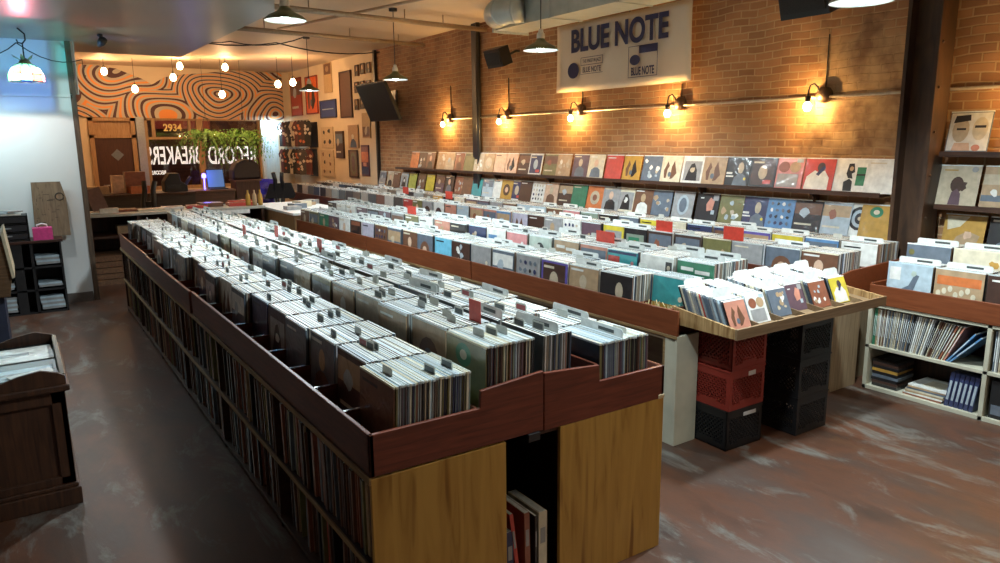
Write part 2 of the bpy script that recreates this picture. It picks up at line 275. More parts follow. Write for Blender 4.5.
def text_obj(name,body,size,xa,ya,loc,mat,parent=None,bold=0,ext=.001,sx=1):
    cu=bpy.data.curves.new(name,'FONT');cu.body=body;cu.size=size;cu.extrude=ext;cu.offset=bold;cu.align_x='CENTER';cu.align_y='CENTER'
    t=bpy.data.objects.new(name,cu);C.objects.link(t)
    me=bpy.data.meshes.new_from_object(t.evaluated_get(bpy.context.evaluated_depsgraph_get()))
    bpy.data.objects.remove(t);me.materials.clear();me.materials.append(mat)
    o=bpy.data.objects.new(name,me);C.objects.link(o)
    X=Vector(xa)*sx;Y=Vector(ya);Z=Vector(xa).cross(Y);M=Matrix.Identity(4)
    for i in range(3): M[i][0]=X[i];M[i][1]=Y[i];M[i][2]=Z[i];M[i][3]=loc[i]
    me.transform(M)
    if parent:o.parent=parent
    return o
ORD=['nearest','second','third','fourth','fifth','sixth','seventh','eighth','ninth','tenth','eleventh','twelfth','thirteenth','fourteenth','fifteenth','sixteenth','seventeenth','eighteenth','nineteenth','twentieth']
_t={0:'twent',1:'thirt',2:'fort'}
for k in range(20,50):
    u=k%10;b={0:'twenty',1:'thirty',2:'forty'}[(k-20)//10]
    ORD.append(b+'-'+['first','second','third','fourth','fifth','sixth','seventh','eighth','ninth'][u] if u<9 else {0:'thirtieth',1:'fortieth',2:'fiftieth'}[(k-20)//10])
# ---------------- record sleeves ----------------
COLS={'white':(.72,.72,.68),'cream':(.62,.56,.42),'beige':(.50,.42,.30),'tan':(.42,.29,.17),'peach':(.62,.42,.30),'brown':(.15,.07,.04),'dark brown':(.06,.03,.022),'rust':(.26,.09,.05),'orange':(.60,.17,.05),'red':(.50,.06,.045),'salmon':(.55,.24,.17),'pink':(.60,.24,.24),'plum':(.12,.07,.09),'purple':(.12,.09,.36),'lilac':(.46,.43,.52),'navy':(.025,.035,.10),'blue':(.10,.24,.45),'sky blue':(.16,.50,.68),'pale blue':(.42,.52,.58),'silver':(.38,.45,.50),'slate':(.12,.15,.19),'grey':(.30,.30,.30),'black':(.014,.014,.016),'green':(.03,.19,.10),'sage':(.22,.28,.22),'mint':(.42,.50,.44),'teal':(.04,.32,.34),'olive':(.17,.16,.06),'lime':(.40,.42,.08),'mustard':(.46,.26,.05),'yellow':(.62,.50,.05)}
CMC={}
def CM(n):
    if n in CMC:return CMC[n]
    m=col(COLS[n],.42,0,.16,17,.5).copy();t=m.node_tree;b=t.nodes['Principled BSDF']
    b.inputs['Coat Weight'].default_value=.7;b.inputs['Coat Roughness'].default_value=.10
    tc=N(t,'ShaderNodeTexCoord');z=N(t,'ShaderNodeTexNoise');z.inputs['Scale'].default_value=9;z.inputs['Detail'].default_value=2;z.inputs['Distortion'].default_value=1.5
    ge=N(t,'ShaderNodeNewGeometry');t.links.new(ge.outputs['Position'],z.inputs['Vector'])
    bp=N(t,'ShaderNodeBump');bp.inputs['Strength'].default_value=.55;bp.inputs['Distance'].default_value=.02;t.links.new(z.outputs['Fac'],bp.inputs['Height']);t.links.new(bp.outputs[0],b.inputs['Coat Normal'])
    CMC[n]=m;return m
SLV=col((.72,.78,.78),.35,0,.08,60);SLVW=col((.82,.84,.82),.4,0,.08,60);SLVC=col((.74,.70,.54),.45,0,.08,60);SLVB=col((.50,.64,.74),.35,0,.08,60);SLVG=col((.52,.58,.58),.35,0,.1,60)
def ell(cx,cy,rx,ry,n=14): return [(cx+rx*math.cos(2*math.pi*i/n),cy+ry*math.sin(2*math.pi*i/n)) for i in range(n)]
def rc(a,b,c,d): return [(a,c),(b,c),(b,d),(a,d)]
def blob(r,cx,cy,s,n=9): return [(cx+s*r.uniform(.6,1.2)*math.cos(2*math.pi*i/n),cy+s*r.uniform(.6,1.2)*math.sin(2*math.pi*i/n)) for i in range(n)]
def motif(mot,r):
    """list of (polygon in 0..1 square, colour name)"""
    L=[]
    pick=lambda *a:r.choice(a)
    person=lambda c1,c2,cx=.5,w=1:[(ell(cx,.64,.13*w,.17*w),c1),([(cx-.33*w,.04),(cx+.33*w,.04),(cx+.27*w,.36),(cx+.10*w,.46),(cx-.10*w,.46),(cx-.27*w,.36)],c2)]
    if mot=='plain': L=[(rc(.08,.55,.86,.90),pick('white','black','cream'))]
    elif mot=='bands': L=[(rc(.03,.97,.55,.9),pick('brown','slate','tan')),(rc(.1,.7,.2,.26),'cream'),(blob(r,.4,.6,.16),pick('rust','silver','beige'))]
    elif mot=='portrait': L=person(pick('tan','peach','beige'),pick('brown','slate','black'))+[(rc(.06,.5,.88,.93),pick('cream','white'))]
    elif mot=='dots': L=[(blob(r,r.uniform(.15,.85),r.uniform(.15,.85),r.uniform(.05,.13),7),pick('silver','beige','white','tan')) for _ in range(8)]
    elif mot=='circle': L=[(ell(.5,.48,.3,.3),pick('brown','dark brown','beige')),(ell(.5,.48,.14,.14),pick('rust','peach','slate'))]
    elif mot=='oval': L=[(ell(.5,.5,.28,.38),'silver'),(ell(.5,.5,.18,.28),'slate')]
    elif mot=='figures': L=[([(.2,.15),(.3,.15),(.33,.5),(.4,.62),(.3,.8),(.22,.6),(.15,.45)],'brown'),([(.5,.12),(.62,.15),(.8,.35),(.7,.6),(.62,.82),(.52,.6)],pick('black','brown')),(ell(.45,.3,.08,.1),'slate')]
    elif mot=='frame': L=[(rc(.07,.93,.07,.93),pick('navy','dark brown','black')),(ell(.5,.5,.17,.24),pick('silver','grey','beige')),(rc(.55,.85,.12,.25),'red'),(rc(.1,.5,.8,.86),'cream')]
    elif mot=='grid':
        for i in range(4):
            for j in range(4): L.append((blob(r,.18+.21*i,.18+.21*j,.07,6),pick('black','slate','navy','white')))
    elif mot=='photo': L=[(rc(.1,.9,.1,.82),'grey'),([(.2,.1),(.75,.1),(.7,.5),(.55,.75),(.4,.7),(.3,.45)],'black'),(blob(r,.5,.5,.12),'white')]
    elif mot=='face': L=[(ell(.62,.62,.12,.2),'beige'),([(.35,.02),(.95,.02),(.85,.35),(.6,.45),(.4,.3)],'slate'),(rc(.05,.3,.4,.47),'white'),(rc(.05,.36,.3,.35),'white'),(ell(.83,.25,.05,.05),'yellow')]
    elif mot=='faces': L=[(ell(.3,.7,.2,.18),'rust'),(ell(.7,.7,.2,.18),'tan'),(rc(.1,.85,.05,.48),'grey'),(rc(.72,.95,.85,.97),'pale blue')]
    elif mot=='shirt': L=[([(.05,.03),(.85,.03),(.85,.4),(.68,.62),(.5,.55),(.35,.62),(.1,.42)],'white'),(ell(.55,.72,.13,.15),'dark brown'),([(.4,.5),(.62,.78),(.7,.7),(.5,.45)],'navy')]
    elif mot=='dancer': L=[([(.38,.55),(.42,.85),(.58,.86),(.64,.6),(.55,.55),(.6,.4),(.45,.42)],'black'),([(.35,.03),(.62,.03),(.6,.32),(.5,.4),(.33,.3)],'black'),(rc(.7,.97,.2,.75),'green'),(rc(.7,.97,.5,.55),'black'),(ell(.52,.7,.06,.07),'tan')]
    elif mot=='woman': L=[(ell(.5,.5,.24,.34),'black'),(ell(.52,.55,.1,.15),'tan'),([(.2,.02),(.85,.02),(.75,.25),(.55,.32),(.3,.22)],'black')]
    elif mot=='hairwoman': L=[(ell(.48,.52,.16,.2),'dark brown'),(blob(r,.6,.5,.14),'dark brown'),([(.33,.02),(.62,.02),(.6,.3),(.5,.42),(.38,.33)],'plum'),(ell(.85,.9,.08,.07),'grey'),(rc(.12,.45,.86,.89),'mustard')]
    elif mot=='men': L=[(rc(.02,.98,.05,.98),'slate'),(ell(.3,.55,.2,.3),'beige'),(ell(.75,.58,.18,.28),'cream'),([(.1,.72),(.5,.78),(.48,.92),(.14,.9)],'black'),(rc(.2,.42,.55,.6),'black'),(rc(.62,.88,.6,.66),'black'),([(.15,.05),(.6,.05),(.55,.24),(.2,.24)],'peach'),(ell(.72,.12,.1,.08),'salmon')]
    elif mot=='gold': L=[([(.05,.95),(.6,.97),(.4,.7),(.1,.6)],'cream'),([(.2,.1),(.8,.15),(.9,.5),(.6,.6),(.35,.45)],'tan'),(blob(r,.6,.5,.13),'peach'),(rc(.05,.3,.05,.12),'white')]
    elif mot=='beach': L=[(rc(.0,1,.55,.8),'beige'),(rc(0,1,.15,.3),'slate'),(blob(r,.3,.35,.1),'tan')]
    elif mot=='redfigure': L=[([(.5,.35),(.75,.4),(.8,.75),(.6,.85),(.45,.6)],'salmon'),(rc(.72,.95,.75,.95),'grey'),(rc(.7,.85,.25,.4),'silver'),(rc(.15,.3,.8,.84),'white')]
    elif mot=='ring': L=[(ell(.45,.55,.34,.36),'black'),(ell(.45,.55,.25,.27),'silver'),(ell(.45,.55,.15,.17),'black'),(ell(.45,.55,.06,.06),'white')]
    elif mot=='greencircle': L=[(ell(.45,.78,.2,.16),'green'),(ell(.45,.78,.09,.07),'cream')]
    elif mot=='horse': L=[([(.15,.15),(.22,.15),(.27,.4),(.6,.4),(.7,.12),(.78,.15),(.8,.5),(.88,.75),(.75,.8),(.65,.6),(.3,.62),(.15,.5)],'black'),(rc(.1,.9,.8,.95),'rust')]
    elif mot=='sunset': L=[(rc(.02,.98,.05,.3),'tan'),(rc(.02,.98,.3,.4),'mustard'),(ell(.8,.55,.06,.06),'cream')]
    elif mot=='bluetext': L=[(rc(.1,.55,.7,.82),'blue'),(rc(.1,.35,.55,.66),'sky blue'),(ell(.8,.3,.12,.15),'black')]
    elif mot=='redtext': L=[(rc(0,1,.9,1),'navy'),(rc(.02,.42,.62,.84),'red'),(ell(.85,.72,.05,.05),'pink')]
    elif mot=='blackband': L=[(rc(.02,.8,.28,.44),'black'),(rc(.78,.97,.62,.9),'black'),(ell(.87,.76,.05,.06),'white')]
    elif mot=='greenband': L=[(rc(.1,.9,.3,.8),'sage'),(rc(.2,.7,.55,.7),'green'),(ell(.5,.5,.12,.1),'mustard')]
    elif mot=='text': L=[(rc(.1,.45,.78,.86),'white'),(rc(.5,.9,.74,.82),'white'),(rc(.42,.7,.6,.66),'cream'),(ell(.9,.6,.05,.05),'yellow'),(blob(r,.4,.35,.2),'black')]
    elif mot=='comic': L=[(ell(.1,.9,.07,.07),'red'),(ell(.55,.15,.1,.1),'red')]+[(blob(r,.2+.2*(i%4),.3+.18*(i//4),.07,6),'black') for i in range(12)]
    elif mot=='ships': L=[([(.3,.2),(.6,.35),(.72,.75),(.62,.78),(.5,.5),(.25,.35)],'slate'),(blob(r,.6,.8,.07),'mint'),(rc(.05,.3,.6,.9),'white'),(rc(.05,.35,.3,.38),'teal')]
    elif mot=='crowd': L=[(rc(.05,.95,.65,.85),'orange'),(rc(.02,.98,.05,.4),'tan')]+[(ell(.1+.12*i,.45+.06*(i%3),.05,.07),'cream') for i in range(7)]
    elif mot=='hat': L=[(ell(.45,.4,.2,.08),'rust'),(ell(.45,.48,.1,.14),'dark brown'),(ell(.45,.3,.09,.12),'tan'),(rc(.65,.9,.2,.5),'sage'),(blob(r,.85,.7,.1),'mustard')]
    elif mot=='band': L=[(rc(.05,.85,.4,.6),'slate')]+[(ell(.25+.13*i,.45+.05*(i%2),.06,.1),'rust') for i in range(5)]+[(ell(.12,.8,.07,.07),'olive')]
    return L
MESHC={}
def sleeve_mesh(edge,cover=None,mot=None,t=.005,w=.315,h=.312,seed=0,glossy=False):
    key=(edge,cover,mot,t,w,h,seed)
    if key in MESHC: return MESHC[key]
    b=MB();mats=[CM(edge),{'white':SLVW,'cream':SLVC,'olive':SLVC,'brown':SLVC,'pale blue':SLVB,'navy':SLVB,'grey':SLVG,'dark brown':SLVG}.get(edge,SLV)]
    fm=0
    if cover and cover!=edge: mats.append(CM(cover));fm=2
    v=[(0,-w/2,0),(t,-w/2,0),(t,w/2,0),(0,w/2,0),(0,-w/2,h-.004),(t,-w/2,h-.004),(t,w/2,h-.004),(0,w/2,h-.004)]
    b.add(v,[(0,3,2,1),(4,5,6,7),(0,1,5,4),(1,2,6,5),(2,3,7,6),(3,0,4,7)],[0,0,0,0,0,fm])
    # the open mouth of the clear outer sleeve stands a little above the card
    b.box(-.0006,t*.5,-w/2-.001,w/2+.001,h-.006,h+.0035,1);b.box(t*.55,t+.0004,-w/2-.001,w/2+.001,h-.006,h+.002,1)
    if mot:
        r=random.Random(seed*31+len(mot))
        cols=[]
        for i,(P,cn) in enumerate(motif(mot,r)):
            if cn==cover: cn={'white':'beige','black':'slate'}.get(cn,'white')
            mm=CM(cn)
            if mm not in mats:mats.append(mm)
            k=mats.index(mm);x=-.0009-.00022*i
            pts=[(min(.985,max(.015,u)),min(.965,max(.015,vv))) for u,vv in P]
            b.add([(x,w*(.5-u),h*vv) for u,vv in pts],[tuple(range(len(pts)))],k)
    me=b.mesh('record_sleeve',mats);MESHC[key]=me;return me
def put(name,me,loc,ry,rz,label,group,cat='record'):
    o=bpy.data.objects.new(name,me);C.objects.link(o);o.location=loc;o.rotation_euler=(0,ry,rz)
    return tag(o,label,cat,group)
# ================= SETTING =================
ZC=3.82
WX=6.5
struct(MB().box(-2.2,7,-2.5,20.4,-.05,0).build('floor',floor_mat()))
CEIL=col((.62,.49,.35),.55,var=.05,scale=1.2)
struct(MB().box(-2.2,7,-2.5,20.4,ZC,ZC+.08).build('ceiling',CEIL))
SOFF=col((.27,.24,.20),.32,var=.05,scale=1.5)
struct(MB().prism([(-2.2,-2.5),(-2.2,11.65),(2.2,11.65),(2.26,7.3),(2.02,6.5),(1.6,4.5),(1.6,-2.5)],3.2,ZC,'Z').build('ceiling_soffit',SOFF))
struct(MB().box(WX,WX+.15,-2.5,20.4,0,ZC).build('wall_right',brick()))
PWALL=col((.66,.54,.38),.7,var=.05,scale=2)
struct(MB().box(WX-.05,WX,14.45,20.1,0,ZC).build('wall_right_poster_panel',PWALL))
WHITE=col((.66,.68,.68),.6,var=.03,scale=2)
struct(MB().box(-2.2,.68,10.53,10.65,0,2.56).box(-2.2,.70,10.50,10.53,2.54,2.58).box(-2.2,.78,10.56,10.65,2.58,3.2).build('wall_left_partition',WHITE))
struct(MB().box(.68,.74,10.50,10.66,0,3.2).build('trim_1',wood((.05,.03,.02),(.12,.08,.05),'Z',5)))
struct(MB().box(-2.3,-2.2,-2.5,20.4,0,ZC).build('wall_left',WHITE))
struct(MB().box(.60,.68,10.66,20.1,0,ZC).build('wall_left_back',PWALL))
struct(MB().box(-2.2,7,-2.6,-2.5,0,ZC).build('wall_front',WHITE))
struct(MB().box(-2.2,.67,10.49,10.53,0,.12).build('baseboard_left',col((.10,.08,.07),.6)))
# back wall with openings: door, two window bays
BW=MB()
BW.box(.6,1.62,20.0,20.12,0,ZC);BW.box(1.62,5.66,20.0,20.12,2.62,ZC);BW.box(5.62,6.5,20.0,20.12,2.5,ZC)
BW.box(2.78,5.66,20.0,20.12,0,.85);BW.box(6.06,6.5,20,20.12,0,2.5)
struct(BW.build('wall_back',PWALL))
FR=wood((.30,.17,.08),(.45,.28,.14),'Z',5,.5);FRM=col((.40,.42,.44),.35,.6)
struct(MB().box(1.58,1.68,19.95,20.05,0,2.6).box(2.48,2.58,19.95,20.05,0,2.6).box(1.58,2.58,19.95,20.05,2.12,2.2).box(1.58,2.58,19.95,20.05,2.52,2.6).box(1.68,2.48,20.02,20.05,2.2,2.52).build('trim_2',FR))
DOORM=wood((.045,.016,.010),(.075,.028,.016),'Z',4,.5)
d=struct(MB().box(1.68,2.48,20.0,20.05,0.0,2.12).build('door_1',DOORM))
MB().prism([(2.14,1.86),(2.28,1.72),(2.14,1.58),(2.0,1.72)],19.985,19.998,'Y').build('door_sign',col((.16,.19,.23),.4),d)
MB().tube([(1.78,19.93,1.0),(1.9,19.93,1.0)],.012).tube([(1.78,19.93,1.0),(1.78,20.0,1.0)],.012).build('handle',METAL,d)
struct(MB().box(2.60,2.78,19.9,20.1,0,2.62).build('trim_3',FRM))
w=struct(MB().box(2.78,5.62,20.0,20.1,.85,.93).box(2.78,5.62,20.0,20.1,2.54,2.62).box(2.78,2.86,20,20.1,.85,2.6).box(4.0,4.14,19.97,20.1,.85,2.6).box(5.54,5.62,20,20.1,.85,2.6).box(3.80,3.86,19.99,20.1,2.1,2.6).box(2.95,3.03,19.99,20.1,2.1,2.6).box(2.86,4.0,20,20.1,2.08,2.14).build('window_1',FR))
GL=glass((.95,.97,.97),.10)
MB().box(2.86,4.0,20.05,20.06,.93,2.54).build('glass_pane',GL,w);MB().box(4.14,5.54,20.05,20.06,.93,2.54).build('glass_pane',GL,w)
LET=emis((.75,.78,.78),.35,'white_vinyl_added_glow');LET.node_tree.nodes['Principled BSDF'].inputs['Emission Strength'].default_value=.7  # emission put into the vinyl letters in place of light from behind
tag(text_obj('window_lettering','BREAKERS',.62,(-1,0,0),(0,0,1),(3.43,20.04,1.66),LET,None,.008,.001,.46),'reversed white capital lettering BREAKERS on the left shop window','lettering')
tag(text_obj('window_lettering','RECORD',.62,(-1,0,0),(0,0,1),(4.84,20.04,1.64),LET,None,.008,.001,.50),'reversed white capital lettering RECORD on the right shop window','lettering')
tag(text_obj('window_lettering','RECORDS',.13,(-1,0,0),(0,0,1),(2.99,20.04,1.26),LET,None,.004,.001,.7),'small reversed white lettering beneath the big window word','lettering')
tag(text_obj('street_number','2934',.24,(1,0,0),(0,0,1),(3.44,20.04,2.36),col((.85,.62,.25),.4),None,.006,.001,.9),'gold street number 2934 on the transom glass','number')
# street seen through the glass
struct(MB().box(-2,12,26,26.2,-.5,6).build('wall_street_opposite',wood((.05,.014,.010),(.11,.035,.02),'X',2,.8,3)))
struct(MB().box(-3,12,20.4,26,-.1,-.03).build('floor_street',col((.06,.06,.06),.9)))
sb=tag(MB().box(3.9,5.6,25.85,26.0,2.45,2.85).build('shop_sign',col((.35,.05,.04),.5)),'dull red sign board across the street seen through the transom','sign')
for x in (3.5,5.2,6.6,8): lamp('street_light','POINT',(x,24.6,3.6),26,(1,.55,.3),.1)
# bright roller panel right of the windows
cur=MB()
for k in range(12): cur.box(5.66+k*.035,5.69+k*.035,20.0+.012*(k%2),20.04,.0,2.5)
struct(cur.build('window_2',col((.62,.78,.85),.5,var=.05)))
struct(MB().box(5.58,5.66,19.86,20.0,0,2.56).build('trim_4',col((.62,.72,.78),.4)))
lamp('panel_fill_light','AREA',(5.86,19.62,2.53),16,(.65,.88,1),.38,(math.radians(25),0,0),None,.04)  # added fill lamp that brightens the roller panel, no fixture modelled
# mural panel
mp=[(.9,2.62),(6.25,2.56),(6.25,3.80),(4.9,3.80),(4.3,3.72),(3.75,3.66),(3.35,3.58),(3.05,3.40),(2.85,3.52),(2.3,3.74),(1.9,3.90),(.9,3.96)]
mp=[(x,min(z,3.80)) for x,z in mp]
tag(MB().prism(mp,19.955,19.995,'Y').build('wall_mural',mural_mat()),'mural of flowing orange, grey and maroon stripes above the shop windows','mural')
# ================= STEEL, PIPES, DUCT =================
STEEL=wood((.028,.014,.008),(.075,.036,.018),'Z',3,.5,4)
st=MB().box(6.18,6.42,3.05,3.08,0,ZC).box(6.18,6.42,3.29,3.32,0,ZC).box(6.28,6.31,3.08,3.29,0,ZC)
for z in (.95,1.3,1.65,2.0,2.35,2.7,3.05): st.lathe([(.012,0),(.012,.01),(0,.014)],8,0,TR(6.23,3.05,z,0,math.pi/2))
c=tag(st.build('steel_column',STEEL),'dark steel I-beam column against the brick wall','column',None,'structure')
tag(MB().box(6.42,6.49,10.36,10.50,0,ZC).tube([(6.44,10.33,0),(6.44,10.33,ZC)],.04,10).build('drain_pipe',BLACKM),'black vertical drain pipe on the brick wall left of the speaker','pipe')
tag(MB().box(6.44,6.5,14.38,14.45,0,ZC).build('corner_strip',BLACKM),'dark vertical strip where the brick meets the poster wall','strip',None,'structure')
PIPEM=col((.36,.28,.20),.4,.3)
def pipe(name,pts,r,label,m=PIPEM,group=None): return tag(MB().tube(pts,r,10,0).build(name,m),label,'pipe',group)
p=MB().tube([(2.3,9.35,3.62),(6.45,10.1,3.68)],.035,10)
for x,y in ((3.4,9.55),(4.9,9.82),(5.6,9.95)): p.tube([(x,y,3.6+.01*(x-2.3)),(x,y,ZC-.003)],.008,6)
tag(p.build('sprinkler_pipe',PIPEM),'nearer of two sprinkler pipes running under the ceiling to the brick wall','pipe')
p=MB().tube([(2.3,11.3,3.62),(6.45,12.2,3.68)],.035,10)
for x,y in ((3.4,11.54),(4.9,11.86),(5.9,12.1)): p.tube([(x,y,3.62),(x,y,ZC-.003)],.008,6)
tag(p.build('sprinkler_pipe',PIPEM),'farther of two sprinkler pipes running under the ceiling to the brick wall','pipe')
pipe('sprinkler_pipe',[(3.75,12.0,3.74),(5.2,6.0,3.74),(5.35,4.0,3.74)],.02,'thin pipe running lengthwise high under the ceiling')
def wire(pts,r=.006):
    out=[]
    for a,b in zip(pts,pts[1:]):
        for k in range(6):
            t=k/6;out.append(tuple(a[i]+(b[i]-a[i])*t-(0.10*4*t*(1-t) if i==2 else 0) for i in range(3)))
    out.append(pts[-1]);return out
tag(MB().tube(wire([(2.3,13.2,3.7),(4.2,13.6,3.74),(6.4,14.0,3.74)]),.012,6).build('ceiling_cable',BLACKM),'dark cable sagging below the ceiling in front of the poster wall','cable')
tag(MB().tube(wire([(2.2,12.4,3.72),(3.3,13.2,3.66),(4.4,12.6,3.74)]),.010,6).build('ceiling_cable',BLACKM),'dark cable looped between the bare bulbs and the ceiling','cable')
tag(MB().tube(wire([(-.3,10.2,3.02),(.18,9.9,3.08)]),.006,6).tube(wire([(.18,9.9,3.08),(.84,10.4,2.98),(.86,10.42,2.8)]),.006,6).build('lamp_cable',BLACKM),'black cable running from the coloured glass lamp over the white partition','cable')
# duct
DU=col((.42,.46,.44),.4,.35,.08,8);DUB=col((.55,.42,.26),.45,.3)
dt=thing('air_duct','grey sheet-metal air duct with round elbow hanging along the brick wall','duct',(5.62,8.5,3.41))
b=MB().box(-.05,.45,-9.2,0,0,.36)
for y in (-1.2,-2.4,-3.6,-4.8): b.box(-.06,.46,y-.015,y+.015,-.01,.37)
b.build('duct_body',DU,dt)
MB().box(-.09,.49,-.03,.0,-.03,.40).build('end_flange',col((.5,.55,.55),.4,.3),dt)
el=[(-.12,-.15,.17),(-.20,-.32,.17),(-.20,-.55,.17),(-.10,-.72,.17)]
MB().tube(el,.17,18).tube([(-.20,-.38,.17),(-.20,-.42,.17)],.18,18).tube([(-.16,-.62,.17),(-.14,-.65,.17)],.18,18).build('round_elbow',DU,dt)
b=MB()
for y in (-.9,-1.9,-2.9,-4.2): b.tube([(-.06,y,.36),(-.06,y,.48)],.008,6)
b.build('hanger_strap',BLACKM,dt)
# conduit
tag(MB().tube([(6.46,-1,2.34),(6.46,11.4,2.34)],.014,8).build('wall_conduit',col((.55,.48,.38),.3,.6)),'long thin metal conduit running along the brick wall between the lamps','conduit')
# ================= LAMPS =================
BULBW=emis((1.0,.72,.38),28,'warm_bulb');BULBC=emis((.85,.97,1),22,'cool_bulb');SHIN=emis((.9,1,.97),1.6,'lit_shade_lining')
SHINM=col((.85,.88,.84),.5,var=.02);GREEN=col((.13,.15,.07),.35,0);PORC=col((.75,.75,.72),.3)
def pendant(i,x,y,z,label):
    t=thing('pendant_lamp',label,'lamp',(x,y,z),0,'green shaded pendant lamps')
    b=MB().lathe([(.182,0),(.180,.012),(.150,.040),(.105,.062),(.062,.085),(.040,.115),(.040,.13)],28,0,caps=False);sh_=b.build('lamp_shade',GREEN,t)
    MB().lathe([(.180,.001),(.147,.034),(.102,.056),(.058,.079),(.036,.11)],28,0,caps=False).build('shade_lining',SHINM,sh_)
    so_=MB().lathe([(.036,.11),(.044,.125),(.040,.165),(.026,.185),(.026,.205),(.012,.215)],16).build('lamp_socket',PORC,t)
    MB().lathe([(0,-.012),(.035,.0),(.042,.028),(.030,.062),(.018,.085),(.018,.1)],14).build('bulb',BULBC,so_)
    MB().tube([(0,0,.21),(0,0,ZC-z-.02)],.006,6).build('cord',BLACKM,t)
    MB().lathe([(.055,ZC-z-.045),(.06,ZC-z-.04),(.06,ZC-z)],16).build('ceiling_rose',BLACKM,t)
for i,((x,y,z),l) in enumerate(zip(PEND,['green enamel pendant lamp beside the soffit, nearest to the left','green enamel pendant lamp hanging before the television','green enamel pendant lamp beside the left edge of the banner','green enamel pendant lamp farthest back near the red posters','green enamel pendant lamp cut by the top edge near the column'])): pendant(i,x,y,z,l)
sl=['leftmost','second from the left','third from the left','fourth from the left','fifth from the left','beyond the steel column']
for i,(x,y,z) in enumerate(SCON):
    t=thing('wall_lamp',f'bare bulb wall lamp on round box, {sl[i]} along the conduit','lamp',(WX,y-.10,2.36),0,'bare bulb lamps along the brick wall')
    o=MB().lathe([(.075,0),(.075,.05),(.06,.07),(.03,.085),(0,.09)],18,0,TR(0,0,0,0,0,-math.pi/2)).build('junction_box',col((.14,.09,.06),.4,.5),t)
    gn_=MB().tube([(-.06,.02,0),(-.08,.035,.07),(-.10,.06,.105),(-.12,.09,.09),(-.13,.10,.03),(-.13,.10,-.02)],.008,8).build('gooseneck',BLACKM,t)
    MB().lathe([(.024,-.02),(.028,.0),(.028,.03),(.012,.04)],12,0,TR(-.13,.10,-.045)).build('lamp_socket',BLACKM,gn_)
    MB().lathe([(0,-.052),(.024,-.045),(.038,-.018),(.036,.008),(.022,.03),(.014,.045)],14,0,TR(-.13,.10,-.10)).build('bulb',BULBW,gn_)
    MB().tube([(-.01,0,.07),(-.01,0,.55 if i!=3 else .22)],.006,6).build('feed_wire',BLACKM,t)
bl=['highest at the far left over the mural','second from the left, low in front of the mural','lower of the pair where the two mural halves meet','upper of the pair where the two mural halves meet','upper of the two over the middle of the mural','lower of the two over the middle of the mural','left of the red posters against the mural edge','nearest to the red posters']
for i,(x,y,z) in enumerate(BULB):
    q=1.2
    t=thing('hanging_bulb','bare glowing bulb on a cord, '+bl[i],'lamp',(x,y,z),0,'bare bulbs in front of the mural')
    MB().lathe([(0,-.07*q),(.035*q,-.06*q),(.055*q,-.02*q),(.05*q,.02*q),(.028*q,.055*q),(.018*q,.075)],14).build('bulb',BULBW,t)
    MB().lathe([(.02,.07),(.024,.08),(.024,.115),(.008,.12)],12).build('lamp_socket',BLACKM,t)
    MB().tube([(0,0,.12),(0,0,ZC-z)],.005,6).build('cord',BLACKM,t)
# stained glass pendant
t=thing('stained_glass_lamp','stained glass lamp shade in blue, white, green and red hung before the white partition','lamp',TIFF)
PC=[(.10,.45,1),(.6,.95,1),(1,.16,.08),(.15,.9,.3),(.12,.35,1),(1,.30,.38),(.75,1,.30),(.10,.8,.85),(1,.25,.2),(.15,.4,1)]
pm=[stained(c) for c in PC]+[stained((.08,.30,.20))]
b=MB();LD=MB();nn=10
prof=[(.06,.115),(.13,.07),(.168,.0),(.168,-.075)]
for i in range(nn):
    a0=2*math.pi*i/nn;a1=2*math.pi*(i+1)/nn
    for k in range(3):
        r0,z0=prof[k];r1,z1=prof[k+1]
        q=[(r0*math.cos(a0),r0*math.sin(a0),z0),(r0*math.cos(a1),r0*math.sin(a1),z0),(r1*math.cos(a1),r1*math.sin(a1),z1),(r1*math.cos(a0),r1*math.sin(a0),z1)]
        b.add(q,[(0,1,2,3)],(i*3+k*4)%10 if k else 10)
        LD.tube([q[0],q[3]],.004,4);LD.tube([q[3],q[2]],.004,4)
b.build('glass_panes',pm,t);LD.build('leading',BLACKM,t)
b=MB()
for i in range(7):
    a=2*math.pi*i/7;b.add([(.03*math.cos(a-.4),.03*math.sin(a-.4),.14),(.10*math.cos(a-.15),.10*math.sin(a-.15),.18),(.13*math.cos(a),.13*math.sin(a),.205),(.10*math.cos(a+.15),.10*math.sin(a+.15),.18),(.03*math.cos(a+.4),.03*math.sin(a+.4),.14)],[(0,1,2,3,4)])
b.lathe([(.062,.112),(.05,.14),(.02,.17)],14);b.build('leaf_crown',col((.18,.20,.15),.4,.4),t)
MB().tube([(0,0,.17),(0,0,.33)],.008,6).tube([(-.05,0,.36),(-.04,0,.33),(0,0,.32),(.03,0,.36),(.03,0,.42),(-.03,0,.48)],.009,6).build('chain_hook',BLACKM,t)
MB().lathe([(0,.004),(.02,.012),(.026,.035),(.014,.07),(.014,.10)],12).build('bulb',emis((1,.97,.9),12,'bulb_glow'),t)
# spot fitting on soffit
tag(MB().lathe([(.03,0),(.03,-.02),(.01,-.03),(.01,-.06)],10).lathe([(.02,-.05),(.045,.02),(.045,.07)],12,0,TR(0,0,-.10,0,.9,.6)).build('ceiling_spotlight',BLACKM,None,0,(.99,9.7,3.2)),'small black unlit spotlight under the soffit near the partition edge','spotlight')
